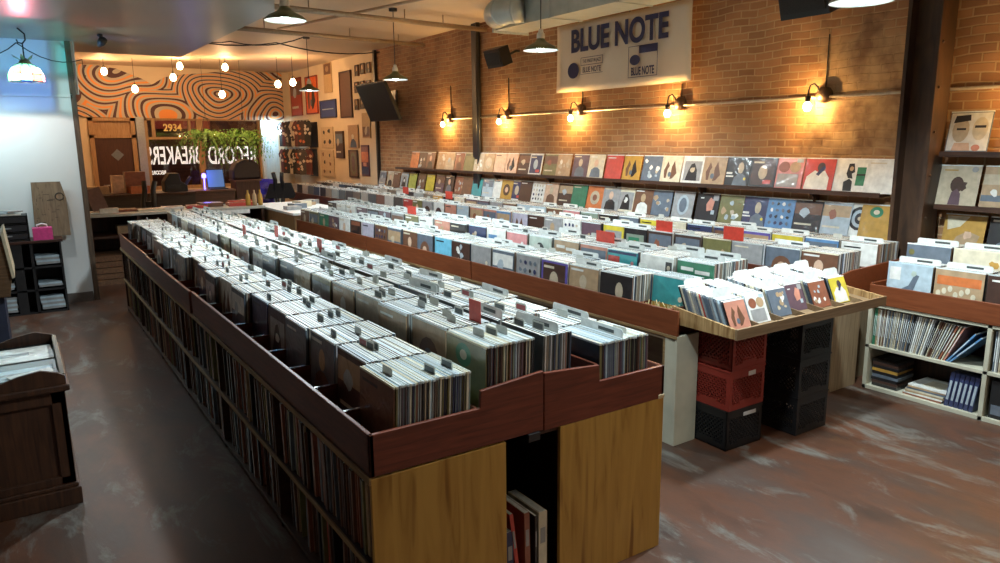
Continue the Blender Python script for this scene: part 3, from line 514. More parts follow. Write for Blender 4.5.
# ================= BANNER =================
bn=thing('wall_banner','white cloth banner lettered BLUE NOTE hanging high on the brick wall','banner',(6.34,6.94,2.6))
b=MB();nx,nz=24,10
vs=[];fs=[]
for i in range(nx+1):
    for j in range(nz+1):
        u=i/nx;v=j/nz
        vs.append((.018*math.sin(u*9+v*2)*(1-.3*v),1.2-2.4*u,.86*v-.012*math.sin(math.pi*u)*(1-v)+.03*u*0))
for i in range(nx):
    for j in range(nz):
        a=i*(nz+1)+j;fs.append((a,a+1,a+nz+2,a+nz+1))
b.add(vs,fs,0,None,True);o=b.build('banner_cloth',col((.68,.58,.45),.8,var=.04,scale=3),bn)
sd=o.modifiers.new('thickness','SOLIDIFY');sd.thickness=.003
INK=col((.03,.03,.085),.7,var=.05)
BC=o
def bt(n,body,size,y,z,bold,sx): text_obj(n,body,size,(0,-1,0),(0,0,1),(-.034,y,z),INK,BC,bold,.001,sx)
bt('banner_lettering','BLUE NOTE',.385,-.01,.615,.013,.86)
bt('banner_lettering','BLUE NOTE',.095,.435,.25,.001,.72)
bt('banner_lettering','BLUE NOTE',.13,-.48,.155,.003,.56)
bt('banner_lettering','THE FINEST IN JAZZ',.06,.435,.36,.0,.66)
def ring(y,z,rx,rz): return [(y+rx*math.cos(a*math.pi/12),z+rz*math.sin(a*math.pi/12)) for a in range(24)]
MB().prism(ring(.80,.26,.115,.10),-.035,-.032,'X').build('banner_disc',INK,BC)
MB().prism(ring(-.35,.29,.085,.06),-.035,-.032,'X').build('banner_disc',INK,BC)
MB().prism([(-.42,.36),(-.72,.36),(-.72,.45),(-.42,.45)],-.035,-.032,'X').build('banner_block',INK,BC)
def outl(y0,y1,z0,z1,w=.006):
    b=MB()
    for a in ((y0,y1,z0,z0+w),(y0,y1,z1-w,z1),(y0,y0-w,z0,z1),(y1+w,y1,z0,z1)): b.box(-.034,-.032,min(a[0],a[1]),max(a[0],a[1]),a[2],a[3])
    b.build('banner_frame_line',INK,BC)
outl(-.24,-.72,.09,.45);outl(.65,.22,.31,.41);outl(.65,.22,.20,.205,.003)
b=MB()
for y in (.75,-.2,-1.0): b.tube([(.01,y,.86),(-.05,y,.92),(-.15,y,1.1)],.005,5)
b.build('banner_tie',BLACKM,bn)
# ================= SPEAKERS, TV =================
def speaker(loc,rz,rx,label,sc=1):
    t=thing('wall_speaker',label,'speaker',loc,rz)
    M=Matrix.Rotation(rx,4,'X')
    b=MB().prism([(-.19*sc,-.14*sc),(.19*sc,-.14*sc),(.14*sc,.15*sc),(-.14*sc,.15*sc)],-.26*sc,.26*sc,'Y',0,M)
    MB().prism([(-.30*sc,-.16*sc),(.30*sc,-.16*sc),(.24*sc,.14*sc),(-.24*sc,.14*sc)],-.19*sc,.19*sc,'Z',0,M).build('cabinet',BLACK,t)
    MB().box(-.27*sc,.27*sc,-.185*sc,-.162*sc,-.13*sc,.13*sc,0,M).build('grille',col((.02,.02,.02),.8,scale=200,var=.5),t)
    MB().tube([(0,.1,0),(0,.3,.1),(.0,.36,.1)],.018,8).build('bracket',BLACKM,t)
    return t
speaker((6.1,9.2,3.17),-math.pi/2,.35,'black wall speaker mounted between the drain pipe and the banner',.68)
speaker((6.05,4.12,3.19),-math.pi/2,.30,'black wall speaker above the brick wall near the top edge, right of the banner',.8)
t=thing('television','flat black television tilted down from the wall beside the posters','television',(6.12,13.55,2.74),-math.pi/2)
M=Matrix.Rotation(math.radians(24),4,'X')
cs_=MB().box(-.68,.68,-.035,.03,-.39,.39,0,M).build('casing',BLACK,t,.008)
MB().box(-.65,.65,-.039,-.034,-.36,.36,0,M).build('screen',col((.008,.008,.009),.4,spec=.2),cs_)
MB().tube([(0,.03,0),(0,.2,.03),(0,.33,.03)],.03,8).box(-.12,.12,.33,.37,-.12,.22).build('bracket',BLACKM,t)
# ================= POSTERS =================
def poster(name,key,base,label,mot=None,seed=1,thick=.02,fr=None):
    y1,y0,z0,z1=POST[key];w=y1-y0;h=z1-z0;x=WX-.055
    b=MB();mats=[base if not isinstance(base,tuple) else col(base,.5)];b.box(x-thick,x,y0,y1,z0,z1)
    if fr is not None:
        mats.append(col(fr,.5));
        for a in ((y0,y1,z0,z0+.03),(y0,y1,z1-.03,z1),(y0,y0+.03,z0,z1),(y1-.03,y1,z0,z1)): b.box(x-thick-.012,x-thick,*a,1)
    if mot:
        r=random.Random(seed)
        for i,(P,cn) in enumerate(mot if isinstance(mot,list) else motif(mot,r)):
            mm=CM(cn)
            if mm not in mats:mats.append(mm)
            b.add([(x-thick-.003-.0012*i,y1-w*u,z0+h*v) for u,v in P],[tuple(range(len(P)))],mats.index(mm))
    return tag(b.build(name,mats),label,'poster',None)
poster('wall_poster','red',(.36,.05,.025),'dark red tall poster, left of the pair beside the mural','bands',3,fr=(.25,.06,.03))
poster('wall_poster','orange',(.72,.13,.03),'bright orange-red tall poster with a dark border beside the mural','figures',4,fr=(.20,.03,.03))
poster('wall_scroll','scroll',(.48,.33,.17),'beige hanging scroll with a dark picture at its top',[(rc(.1,.95,.62,.97),'brown'),(ell(.5,.8,.2,.1),'tan')])
poster('wall_poster','blue',(.035,.06,.22),'blue landscape poster with pale lettering line below the scroll',[(rc(.15,.85,.46,.52),'pale blue')],fr=(.05,.05,.1))
poster('wall_poster','brown',(.10,.05,.035),'tall dark brown panel poster left of the little framed pictures',None,fr=(.05,.02,.02))
fn={'f11':'top left','f12':'top middle','f13':'top right','f21':'middle left','f22':'centre','f23':'middle right','f31':'bottom left','f32':'bottom middle'}
for k,v in fn.items():
    o=poster('framed_picture',k,(.30,.15,.07),f'{v} little framed picture of the block beside the television','portrait',ord(k[1])+ord(k[2])*3,fr=(.04,.02,.015));o['group']='little framed pictures in rows'
poster('wall_poster','figs',(.55,.42,.27),'pale sheet with black figures, upper of two beside the dark panels',[(blob(R_,x,y,.12,7),'black') for x,y in ((.25,.75),(.7,.8),(.3,.3),(.75,.3))])
poster('wall_poster','figs2',(.52,.40,.26),'pale sheet with small black figures, lower of two beside the dark panels',[(blob(R_,x,y,.08,7),c) for x,y,c in ((.2,.85,'brown'),(.7,.8,'black'),(.3,.55,'black'),(.72,.5,'rust'),(.25,.2,'brown'),(.7,.2,'black'))])
poster('skate_deck','deck',(.07,.035,.025),'dark brown carved board hanging between the pale sheets and the portrait','bands',9,.04)
poster('wall_poster','port',(.40,.25,.13),'tan poster of a seated dark figure with a white face',[([(.2,.03),(.85,.03),(.75,.3),(.55,.42),(.4,.4),(.25,.25)],'black'),(ell(.48,.5,.13,.11),'cream')])
poster('wall_poster','br2',(.16,.10,.06),'brown oval-figured poster below the tan portrait',[(ell(.5,.5,.35,.42),'olive'),(ell(.5,.5,.2,.3),'brown')],fr=(.06,.03,.02))
poster('wall_poster','tan',(.42,.28,.14),'tan and brown poster half behind the television',[(rc(.05,.95,.05,.45),'brown'),(blob(R_,.5,.3,.2),'beige')])
poster('wall_poster','sun',(.10,.03,.05),'poster of an orange sunset over dark blue water',[(rc(.05,.95,.45,.78),'orange'),(rc(.05,.95,.78,.95),'rust'),(rc(.05,.95,.05,.3),'navy'),(rc(.3,.7,.32,.44),'salmon')])
poster('wall_poster','dark1',(.025,.022,.022),'upper dark slate panel beside the hanging shirts')
poster('wall_poster','dark2',(.05,.06,.075),'lower blue-grey slate panel beside the hanging shirts')
# ================= WALL SHELVES =================
def wshelf(y0,y1,z,d,label,cut=False):
    t=thing('wall_shelf',label,'shelf',(WX,y1,z))
    L=y1-y0
    MB().box(-d,0,-L,0,-.022,0).box(-d-.012,-d,-L,0,-.03,.012).build('shelf_board',SHELFW,t)
    n=int(L/1.6)+1
    for i in range(n): MB().prism([(0,-.02),(-d*.85,-.02),(-.02,-.16),(0,-.16)],-L*(i+.5)/n-.012,-L*(i+.5)/n+.012,'Y').build('bracket',DARKW,t)
wshelf(3.5,13.3,1.465,.17,'long upper brown ledge of displayed records on the brick wall')
wshelf(3.5,14.3,1.06,.17,'long lower brown ledge of displayed records on the brick wall')
wshelf(-1,3.02,1.83,.2,'upper dark ledge right of the steel column')
wshelf(-1,3.02,1.405,.2,'lower dark ledge right of the steel column')
def display(rows,z,x,where):
    seen={}
    for i,(y,wd,cn,mot) in enumerate(rows):
        me=sleeve_mesh(cn,cn,mot,.006,.312,.308,seed=i+int(z*10))
        k='patterned' if mot in('dots','grid','bands') else {'portrait':'portrait','plain':'plain','face':'dark portrait','faces':'two-face','shirt':'white shirted figure','dancer':'black-haired figure','figures':'silhouette','frame':'bordered','photo':'black and white photo','circle':'round emblem','oval':'oval emblem','redfigure':'salmon figure','ring':'black ring','greencircle':'green disc','woman':'woman'}.get(mot,mot)
        nb=rows[i+1][2] if i+1<len(rows) else None;pv=rows[i-1][2] if i else None
        w=f'between {pv} and {nb}' if nb and pv else ('at the left end' if not pv else 'at the right end')
        lab=f'{cn} {k} cover, {where}, {w}'
        if lab in seen: lab=f'{cn} {k} cover, {ORD[len(rows)-1-i]} from the column, {where}'.replace('nearest from','nearest to')
        seen[lab]=1
        zz=z
        rz=0
        if cn=='silver': rz=-.08
        o=put('display_record',me,(x-.03+.006*(i%2),y,zz+.001),.22,rz,lab,'record covers displayed on the wall ledges')
display(UP,1.467,6.40,'upper wall ledge');display(LOW,1.062,6.40,'lower wall ledge')
for (y,z,cn,mot,lab) in ((2.86,1.832,'slate','men','cover with two grey men and a cake, on the top ledge right of the column'),(2.90,1.407,'beige','hairwoman','pale pink cover of a long-haired figure, on the lower ledge right of the column'),(2.56,1.407,'tan','beach','tan and grey beach cover at the picture edge, right of the pale pink cover'),(2.82,1.01,'mustard','gold','gold and tan cover of a reclining figure under the lower ledge right of the column'),(2.48,1.01,'black','portrait','black cover at the picture edge, right of the gold cover')):
    put('display_record',sleeve_mesh(cn,cn,mot,.006,.315,.33,seed=5),(6.36,y,z),.2,0,lab,'record covers displayed right of the column')
tag(MB().box(6.3,6.47,-1,3.02,.985,1.008).build('wall_ledge',SHELFW),'narrow ledge behind the right-hand rack of records','shelf')
# ================= RACKS =================
def ORDX(n):
    if n==0:return 'first'
    if n<len(ORD):return ORD[n]
    u=(n+1)%10;w={5:'fifty',6:'sixty',7:'seventy',8:'eighty',9:'ninety',10:'hundred'}[(n+1)//10]
    return w+('' if u==0 else '-'+['first','second','third','fourth','fifth','sixth','seventh','eighth','ninth'][u-1])
PITCH=.345
class Unit:
    def __init__(s,ox,oy,deg): s.o=Vector((ox,oy,0));s.a=math.radians(deg)
    def P(s,x,y,z): c,q=math.cos(s.a),math.sin(s.a);return (s.o.x+x*c-y*q,s.o.y+x*q+y*c,z)
U1=Unit(.95,2.30,0);U2=Unit(3.37,3.18,1.0);U3=Unit(5.22,3.20,.5);UR=Unit(5.46,3.03,0)
rows={}
REC=MB();RECMATS=[SLV,SLVW,SLVG,SLVC,SLVB]+[col(c,.45,0,.1,25) for c in ((.62,.60,.55),(.45,.42,.36),(.30,.26,.20),(.20,.16,.12),(.10,.09,.08),(.03,.03,.035),(.05,.08,.13),(.26,.14,.10),(.50,.50,.52),(.12,.14,.14),(.35,.38,.36))]
TABS=MB();TABM=[col((.44,.45,.41),.5,var=.1),col((.05,.06,.06),.5),col((.30,.05,.05),.5),col((.62,.64,.62),.5)]
EDGE=['grey','slate','black','brown','pale blue','dark brown','navy','sage','dark brown','slate','black','cream','olive','slate','plum']
def add_rec(u,x,y,z,lean,t,r,h=.312,w=.315,mi=None):
    M=Matrix.Translation(Vector(u.P(x,y,z)))@Matrix.Rotation(u.a,4,'Z')@Matrix.Rotation(lean,4,'Y')
    m=mi if mi is not None else r.choice([5,6,7,8,9,10,10,11,12,13,14,15,9,8,14]);tp=r.choice([0,0,0,1,1,2,3,0,4])
    REC.box(0,t,-w/2,w/2,0,h,[m,tp,m,m,m,m],M)
ptr={}
def tabmesh(kind):
    if kind in ptr:return ptr[kind]
    b=MB()
    if kind=='redwide': b.prism([(-.11,-.02),(.11,-.02),(.11,.10),(-.11,.10)],0,.0015,'X',4)
    elif kind=='wide': b.prism([(-.15,0),(.15,0),(.15,.035),(.14,.045),(-.14,.045),(-.15,.035)],0,.0015,'X',3);b.box(-.0008,0,-.09,.02,.014,.030,1)
    else:
        b.prism([(-.042,-.03),(.042,-.03),(.042,.032),(.036,.038),(-.036,.038),(-.042,.032)],0,.0015,'X',0)
        if kind=='dark': b.box(-.0008,0,-.034,.034,.006,.030,1)
        if kind=='red': b.box(-.0008,0,-.034,.034,.006,.030,2)
        if kind=='bright': b.prism([(-.05,.0),(.05,.0),(.05,.11),(-.05,.11)],-.0015,0,'X',4)
    me=b.mesh('divider_card',TABM+[col((.55,.05,.03),.45)]);ptr[kind]=me;return me
TABN={'plain':'plain grey','dark':'grey, dark-labelled','red':'grey, red-labelled','bright':'bright red','redwide':'bright red','wide':'wide white'}
NT=[0]
def row(u,rname,n,y0,x0,x1,z,lean,seed,covers=None,full=(),front=True,tabs=('plain','dark'),tn=2,jit=.03,rowflag='',step=.0072,skip=(),nf=99,xe0=None):
    r=random.Random(seed)
    for k in range(n):
        yb=y0+PITCH*(k+.5)
        if k in skip: continue
        xs=x0+r.uniform(0,jit) if front else x0
        xe=x1-(r.uniform(0,jit*1.5) if not front else r.uniform(0,.03))
        if k==0 and xe0: xe=xe0
        bn=f'{ORD[k]} bin, {rname}'
        if front and k>=nf: add_rec(u,xs,yb,z,lean,.005,r);xs+=.007
        elif front:
            cn,mt=None,None
            if covers:
                Y=u.P(0,yb,0)[1];best=min(covers,key=lambda c:abs(c[0]-Y))
                if abs(best[0]-Y)<.3: cn,mt=best[2],best[3]
            if cn is None:
                cn=r.choice(['brown','slate','olive','grey','white','tan','rust','plum','black','pale blue','cream','dark brown'])
                mt=r.choice(['portrait','bands','dots','plain','circle','figures','photo'])
            me=sleeve_mesh(cn,cn,mt,.005,seed=seed*7+k)
            dy=.0
            put('record_sleeve',me,u.P(xs,yb+r.uniform(-.006,.006),z),lean,u.a,f'{cn} record cover facing out, {bn}',f'front covers of the {rname}')
            xs+=.007
        x=xs+.001;i=0
        while x<xe-.006:
            t=r.choice([.0035,.0045,.0055,.0065]);yy=yb+r.uniform(-.005,.005);ln=lean+r.uniform(-.012,.012)*.5;zz=z+r.uniform(0,.005)
            if k in full:
                e=r.choice(EDGE);me=sleeve_mesh(e,None,None,t)
                o=put('record_sleeve',me,u.P(x,yy,zz),lean,u.a,f'{e} edged record, {ORDX(i+1)} from the front, {bn}',f'records filed in the {bn}')
                x+=t+.0004
            else:
                add_rec(u,x,yy,zz,ln,step-.0012,r);x+=step-.0004
            i+=1
        m=tn if r.random()<.75 else tn-1
        fs_=sorted(r.uniform(.1,.92) for _ in range(m))
        for j in range(m):
            kd=r.choice(tabs);f=fs_[j];xx=xs+(xe-xs)*f
            hz=.312*math.cos(lean)+z;hx=.312*math.sin(lean)
            wy=0 if kd=='wide' else r.uniform(-.1,.1)
            o=bpy.data.objects.new('divider_card',tabmesh(kd));C.objects.link(o);o.location=u.P(xx+hx,yb+wy,hz);o.rotation_euler=(0,lean,u.a+r.uniform(-.06,.06))
            tag(o,f'{TABN[kd]} divider card'+([', front',', middle',', rear'][j] if m==3 else [', front',', rear'][j] if m==2 else '')+f' one, {bn}','divider card',f'divider cards in the {bn}')
# ---- front rack (two long racks back to back)
NB=21;LEN=NB*PITCH+.04
def wood_unit(name,label,u,parts):
    t=thing(name,label,'rack',(u.o.x,u.o.y,0),u.a)
    for nme,b,m,bv in parts:
        if isinstance(b,list):
            o=b[0].build(nme,m,t,bv)
            for dy in b[1:]:
                c=o.copy();C.objects.link(c);c.parent=t;c.location=(0,dy,0)
        else: b.build(nme,m,t,bv)
    return t
Y0=.0
def divs(x0,x1,z0,z1,n,y=.02,th=.006,pitch=PITCH):
    return [MB().box(x0,x1,y+pitch-th/2,y+pitch+th/2,z0,z1)]+[pitch*k for k in range(1,n-1)]
# left half  x 0..0.78
P=[]
P.append(('end_panel',MB().box(0,.59,0,.02,0,.765),PLY,.002))
P.append(('shelf_carcass',MB().box(.0,.36,.02,LEN,.04,.06).box(0,.36,.02,LEN,.375,.395).box(0,.78,.02,LEN,.745,.765).box(.36,.375,.02,LEN,.0,.745),SHELFW,0))
ub=[MB().box(.005,.36,.02,.04,0,.745)]+[k*LEN/6-(.04 if k==6 else 0) for k in range(1,7)]
P.append(('upright',ub,SHELFW,0))
P.append(('plinth',MB().box(.03,.045,.02,LEN,0,.04),DARKW,0))
P.append(('edge_rail',MB().box(-.008,.0,.0,LEN,.742,.772),RAIL,.002))
P.append(('shelf_edge',MB().box(-.004,.006,.02,LEN,.372,.398),RAIL,.002))
for a,b_,dx in ((0,3.13,0),(3.15,5.2,-.012),(5.22,LEN,.0)):
    P.append(('side_board',MB().box(dx,dx+.018,a,b_,.772,.935),MAHOG_Y,.003))
P.append(('end_board',MB().prism([(0,.772),(.78,.772),(.78,1.03),(.475,1.005),(.47,.935),(0,.935)],0,.018,'Y'),MAHOG_X,.003))
P.append(('end_board',MB().prism([(0,.772),(.78,.772),(.78,1.03),(.475,1.005),(.47,.935),(0,.935)],LEN-.018,LEN,'Y'),MAHOG_X,.003))
P.append(('raised_deck',MB().box(.47,.78,.02,LEN-.02,.835,.85).box(.46,.472,.02,LEN-.02,.765,.93),MAHOG_Y,0))
P.append(('bin_divider',divs(.02,.46,.766,.90,NB),MAHOG_X,0));P.append(('bin_divider',divs(.475,.78,.851,.985,NB),MAHOG_X,0))
L1=wood_unit('record_rack','dark-stained tiered record rack with yellow plywood end, left half beside the left aisle',U1,P)
cm_=MB().box(.018,.12,.02+PITCH-.008,.02+PITCH+.008,.899,.903).mesh('metal_clip',[CHROME])
for ch in list(L1.children):
    if ch.name.startswith('bin_divider') and ch.data.vertices[0].co.x<.1:
        c=bpy.data.objects.new('metal_clip',cm_);C.objects.link(c);c.parent=ch
P=[]
P.append(('end_panel',MB().box(.87,1.49,0,.02,0,.765),PLY,.002))
P.append(('black_bracket',MB().box(.70,.76,-.006,.012,.735,.770),BLACKM,.002))
P.append(('corner_block',MB().box(1.455,1.492,-.004,.03,.765,.785),col((.55,.42,.25),.6),.002))
P.append(('shelf_carcass',MB().box(.80,1.47,.02,LEN,.745,.765).box(1.10,1.115,.02,LEN,0,.745).box(1.12,1.47,.02,LEN,.375,.395).box(1.12,1.47,.02,LEN,.04,.06).box(.52,.80,.02,LEN,.745,.765),SHELFW,0))
ub=[MB().box(1.12,1.48,.02,.04,0,.745)]+[k*LEN/6-(.04 if k==6 else 0) for k in range(1,7)]
P.append(('upright',ub,SHELFW,0))
P.append(('side_board',MB().box(1.472,1.49,0,LEN,.766,.925),MAHOG_Y,.003))
prof=[(.785,.766),(1.49,.766),(1.49,.925),(1.09,.925),(1.085,1.0),(.785,1.02)]
P.append(('end_board',MB().prism(prof,0,.018,'Y'),MAHOG_X,.003));P.append(('end_board',MB().prism(prof,LEN-.018,LEN,'Y'),MAHOG_X,.003))
P.append(('raised_deck',MB().box(.785,1.075,.02,LEN-.02,.835,.85).box(1.075,1.09,.02,LEN-.02,.765,1.0),MAHOG_Y,0))
P.append(('bin_divider',divs(1.09,1.47,.766,.90,NB),MAHOG_X,0));P.append(('bin_divider',divs(.79,1.075,.851,.985,NB),MAHOG_X,0))
wood_unit('record_rack','dark-stained tiered record rack with yellow plywood end, right half facing the middle rack',U1,P)
fr='front rack'
C1=[(2.5,.3,'brown','plain'),(2.85,.3,'dark brown','bands'),(3.2,.3,'slate','portrait'),(3.5,.3,'slate','plain'),(3.9,.3,'dark brown','photo'),(4.2,.3,'navy','plain'),(4.6,.3,'slate','bands'),(5.6,.3,'navy','bands'),(6.3,.3,'grey','dots'),(7,.3,'slate','plain')]
C2=[(2.5,.3,'olive','greencircle'),(2.85,.3,'tan','circle'),(3.2,.3,'tan','plain'),(3.5,.3,'beige','plain'),(3.9,.3,'tan','portrait'),(4.2,.3,'olive','bands'),(4.6,.3,'beige','dots'),(5.0,.3,'slate','plain'),(5.6,.3,'dark brown','frame'),(6,.3,'slate','bands')]
row(U1,'front rack outer left row',NB,.02,.075,.455,.766,.05,11,C1,full=(0,),tabs=('dark','dark','plain','red'),tn=3,jit=.07,skip=())
row(U1,'front rack inner left row',NB,.02,.50,.775,.851,.03,12,C2,full=(0,),tabs=('plain','dark','plain'),tn=3)
row(U1,'front rack inner right row',NB,.02,.795,1.06,.851,.03,13,None,full=(),front=False,tabs=('plain','dark','wide','plain','red'),tn=3,xe0=.95)
row(U1,'front rack outer right row',NB,.02,1.11,1.42,.766,.0,14,None,full=(0,),front=False,tabs=('plain','wide'),tn=2,jit=.04)
# red divider flags seen in the photo
for i,(x,y,z,lab) in enumerate(((1.66,2.72,1.155,'bright red divider card standing tallest in the near part of the front rack'),(1.83,5.2,1.155,'bright red divider card halfway along the front rack'),(1.84,6.3,1.155,'bright red divider card beyond the middle of the front rack'),(1.62,6.5,1.155,'bright red divider card toward the far end of the front rack'))):
    o=bpy.data.objects.new('divider_card',tabmesh('bright'));C.objects.link(o);o.location=(x,y,z);tag(o,lab,'divider card','bright red divider cards')
# ---- shelved records under the front rack
SHM={}
def shelved(e,t,h=.31,d=.31):
    k=(e,t,h)
    if k in SHM:return SHM[k]
    b=MB();b.box(0,d,0,t,0,h-.003,0);b.box(.004,d-.004,t*.15,t*.85,h-.003,h,1)
    SHM[k]=b.mesh('shelved_record',[CM(e),SLVG]);return SHM[k]
SEDGE=['brown','dark brown','tan','black','slate','rust','dark brown','brown','dark brown','olive','black','brown']
_sn={}
def SN(l,k):
    _sn[(l,k)]=_sn.get((l,k),-1)+1;n=_sn[(l,k)];n2=n
    return ORDX(n2)
SS=MB();SSM=[CM(e) for e in SEDGE]
r=random.Random(5)
seg=LEN/6
for lvl,z in ((1,.396),(0,.061)):
    for k in range(6):
        y=.05+k*seg;ye=(k+1)*seg-.02;lean=0
        word='upper' if lvl else 'lower'
        # leaning group
        while y<ye-.05:
            if r.random()<.10: y+=r.uniform(.02,.07);continue
            t=r.choice([.006,.008,.011,.016,.022]);lean=r.choice([0,0,0,.04,-.04]) if r.random()<.5 else lean
            x=.012+r.uniform(0,.03);h=.31
            if lvl==0 and k==0 and y<1.0 and r.random()<.25:h=.27
            if k<=1:
                e=r.choice(SEDGE)
                if k==0 and lvl==0 and .55<y<.62:e='red'
                o=bpy.data.objects.new('shelved_record',shelved(e,t,h));C.objects.link(o);o.location=(.95+x,2.30+y,z+max(0,-math.sin(lean))*0+.001);o.rotation_euler=(lean,0,0)
                tag(o,f'{e} spine, number {SN(lvl,k)} from the near end, {word} shelf, {"nearest" if k==0 else "second"} compartment'.replace('number ',''),'record',f'spines on the {word} shelf, {"nearest" if k==0 else "second"} compartment')
            else:
                SS.box(.95+x,.95+x+.31,2.3+y,2.3+y+t,z,z+h-.002,r.randrange(len(SEDGE)),None)
            y+=t+.003+abs(math.sin(lean))*.0
tag(SS.build('shelved_records',SSM),'mass of records shelved under the far part of the front rack','records',None,'stuff')
o=bpy.data.objects.new('shelved_record',shelved('white',.012));C.objects.link(o);o.location=(.965,2.345,.40);o.rotation_euler=(.0,0,0);tag(o,'white record sleeve poking from the upper shelf beside the yellow plywood end','record')
# things in the dark gap of the rack end
for x,w,h,e,ry,lab in ((1.595,.035,.33,'navy',0,'navy binder standing in the dark gap of the rack end'),(1.66,.018,.41,'red',-.12,'leaning dark red folder in the gap of the rack end'),(1.695,.028,.39,'rust',-.02,'dark red-brown book standing in the gap of the rack end'),(1.745,.010,.36,'black',0,'thin black book beside the pale one in the rack end gap'),(1.765,.045,.37,'cream',0,'thick pale book at the right of the rack end gap')):
    b=MB().box(0,w,0,.24,0,h).box(w*.12,w*.88,.004,.236,h-.001,h+.002,1).box(w*.2,w*.8,-.0015,0,h*.6,h*.8,2)
    o=b.build('standing_book',[CM(e),SLV,CM('grey')],None,.002 if w>.02 else 0,(x-.03,2.34,.002));o.rotation_euler=(0,ry,0);tag(o,lab,'book')
# ---- middle rack
NB2=20;L2=NB2*PITCH+.04
P=[]
P.append(('end_panel',MB().box(.0,.205,-.10,-.08,0,.735).box(0,.02,-.08,0,0,.735),CREAMP,.002))
P.append(('end_panel',MB().box(.25,.84,-.02,.0,0,.735),RAIL,0))
P.append(('shelf_carcass',MB().box(0,.84,-.08,L2,.70,.718).box(.30,.315,0,L2,0,.70).box(0,.3,0,L2,.34,.355).box(0,.3,0,L2,.04,.055),wood((.13,.085,.05),(.2,.14,.09),'Y',3),0))
ub=[MB().box(.0,.30,0,.018,0,.70)]+[k*L2/7-(.02 if k==7 else 0) for k in range(1,8)]
P.append(('upright',ub,RAIL,0))
P.append(('edge_rail',MB().box(-.006,.0,-.10,L2,.718,.738),RAIL,.002))
for a,b_ in ((-.10,2.32),(2.335,4.6),(4.615,L2)): P.append(('side_board',MB().box(-.004,.014,a,b_,.738,.902),RUST_Y,.003))
P.append(('end_board',MB().prism([(.014,.718),(.84,.718),(.84,1.0),(.43,.98),(.42,.90),(.014,.90)],-.02,-.002,'Y'),MAHOG_X,.002))
P.append(('raised_deck',MB().box(.40,.84,0,L2,.805,.82).box(.39,.40,0,L2,.72,.90).box(.83,.84,0,L2,.82,1.0).box(.014,.39,0,L2,.72,.735),MAHOG_Y,0))
P.append(('bin_divider',divs(.015,.39,.735,.87,NB2,0),MAHOG_X,0));P.append(('bin_divider',divs(.41,.83,.82,.95,NB2,0),MAHOG_X,0))
wood_unit('record_rack','long red-brown rack of record bins in the middle of the room',U2,P)
row(U2,'middle rack front row',NB2,0,.035,.385,.737,.045,21,RA,tabs=('plain','wide','wide'),tn=2,jit=.02,skip=(0,))
row(U2,'middle rack back row',NB2,0,.425,.82,.823,.045,22,RB,tabs=('plain','wide','wide','dark'),tn=2,jit=.02)
# near-end bin: teal cover set back behind a heap of paper slips
me=sleeve_mesh('teal','teal','sunset',.005,seed=3)
put('record_sleeve',me,U2.P(.22,.19,.74),.08,U2.a,'teal record cover behind the heap of pale slips, nearest end of the middle rack','front covers of the middle rack front row')
rr=random.Random(3)
for k in range(18): add_rec(U2,.235+k*.008,.19,.742,.06,.005,rr)
b=MB()
for k in range(90):
    x=rr.uniform(.03,.2);y=rr.uniform(-.0,.30);a=rr.uniform(-.6,.6);c_=rr.uniform(-.5,.5);M=TR(x,y,.80+rr.uniform(-.02,.06),rr.uniform(0,3),a,c_);b.box(-.003,.003,-.0015,.0015,-.05,.05,0,M)
o=b.build('paper_slips',col((.55,.45,.22),.7));o.location=(U2.o.x,U2.o.y,0);o.rotation_euler=(0,0,U2.a);tag(o,'heap of pale straw-coloured slips in the near-end bin of the middle rack','slips',None,'stuff')
for (x,y,z,lab) in ((.62,1.25,1.13,'bright red card sticking up behind the teal and tan covers in the middle rack'),(.50,4.4,1.13,'bright red card sticking up in the far half of the middle rack')):
    o=bpy.data.objects.new('divider_card',tabmesh('redwide'));C.objects.link(o);o.location=U2.P(x,y,z);tag(o,lab,'divider card','bright red divider cards')
# ---- wall rack
NB3=38;L3=NB3*PITCH+.02
P=[]
P.append(('end_panel',MB().box(.0,.60,-.02,0,0,.74),PINE,.002))
P.append(('shelf_carcass',MB().box(0,1.1,0,L3,.72,.735).box(.3,.315,0,L3,0,.72),SHELFW,0))
P.append(('side_board',MB().box(-.006,.014,-.02,L3,.735,.90),MAHOG_Y,.003))
P.append(('end_board',MB().prism([(-.006,.735),(1.12,.735),(1.12,.96),(.2,.93),(-.006,.90)],-.04,-.02,'Y'),RUST_Y,.002))
P.append(('raised_deck',MB().box(.45,1.1,0,L3,.755,.77).box(.44,.45,0,L3,.735,.93),MAHOG_Y,0))
P.append(('bin_divider',divs(.015,.44,.735,.87,NB3,0),MAHOG_X,0));P.append(('bin_divider',divs(.46,1.09,.77,.89,NB3,0),MAHOG_X,0))
wood_unit('record_rack','very long red-brown rack of record bins running below the brick wall ledges',U3,P)
row(U3,'wall rack front row',NB3,0,.06,.38,.75,.045,31,RC,tabs=('plain','wide','wide'),tn=1,jit=.02,step=.0085,nf=22)
row(U3,'wall rack back row',NB3,0,.62,.98,.775,.045,32,RD,tabs=('wide','wide','plain'),tn=1,jit=.02,step=.0085,nf=22)
for (x,y,z,lab) in ((.10,1.87,1.07,'bright red card in the wall rack right of the yellow covers'),(.08,1.02,1.09,'bright red card in the wall rack behind the green cover'),(.5,6.8,1.09,'bright red card at the far middle of the wall rack'),(.5,8.3,1.09,'bright red card at the far left of the wall rack')):
    o=bpy.data.objects.new('divider_card',tabmesh('redwide'));C.objects.link(o);o.location=U3.P(x,y,z);tag(o,lab,'divider card','bright red divider cards')
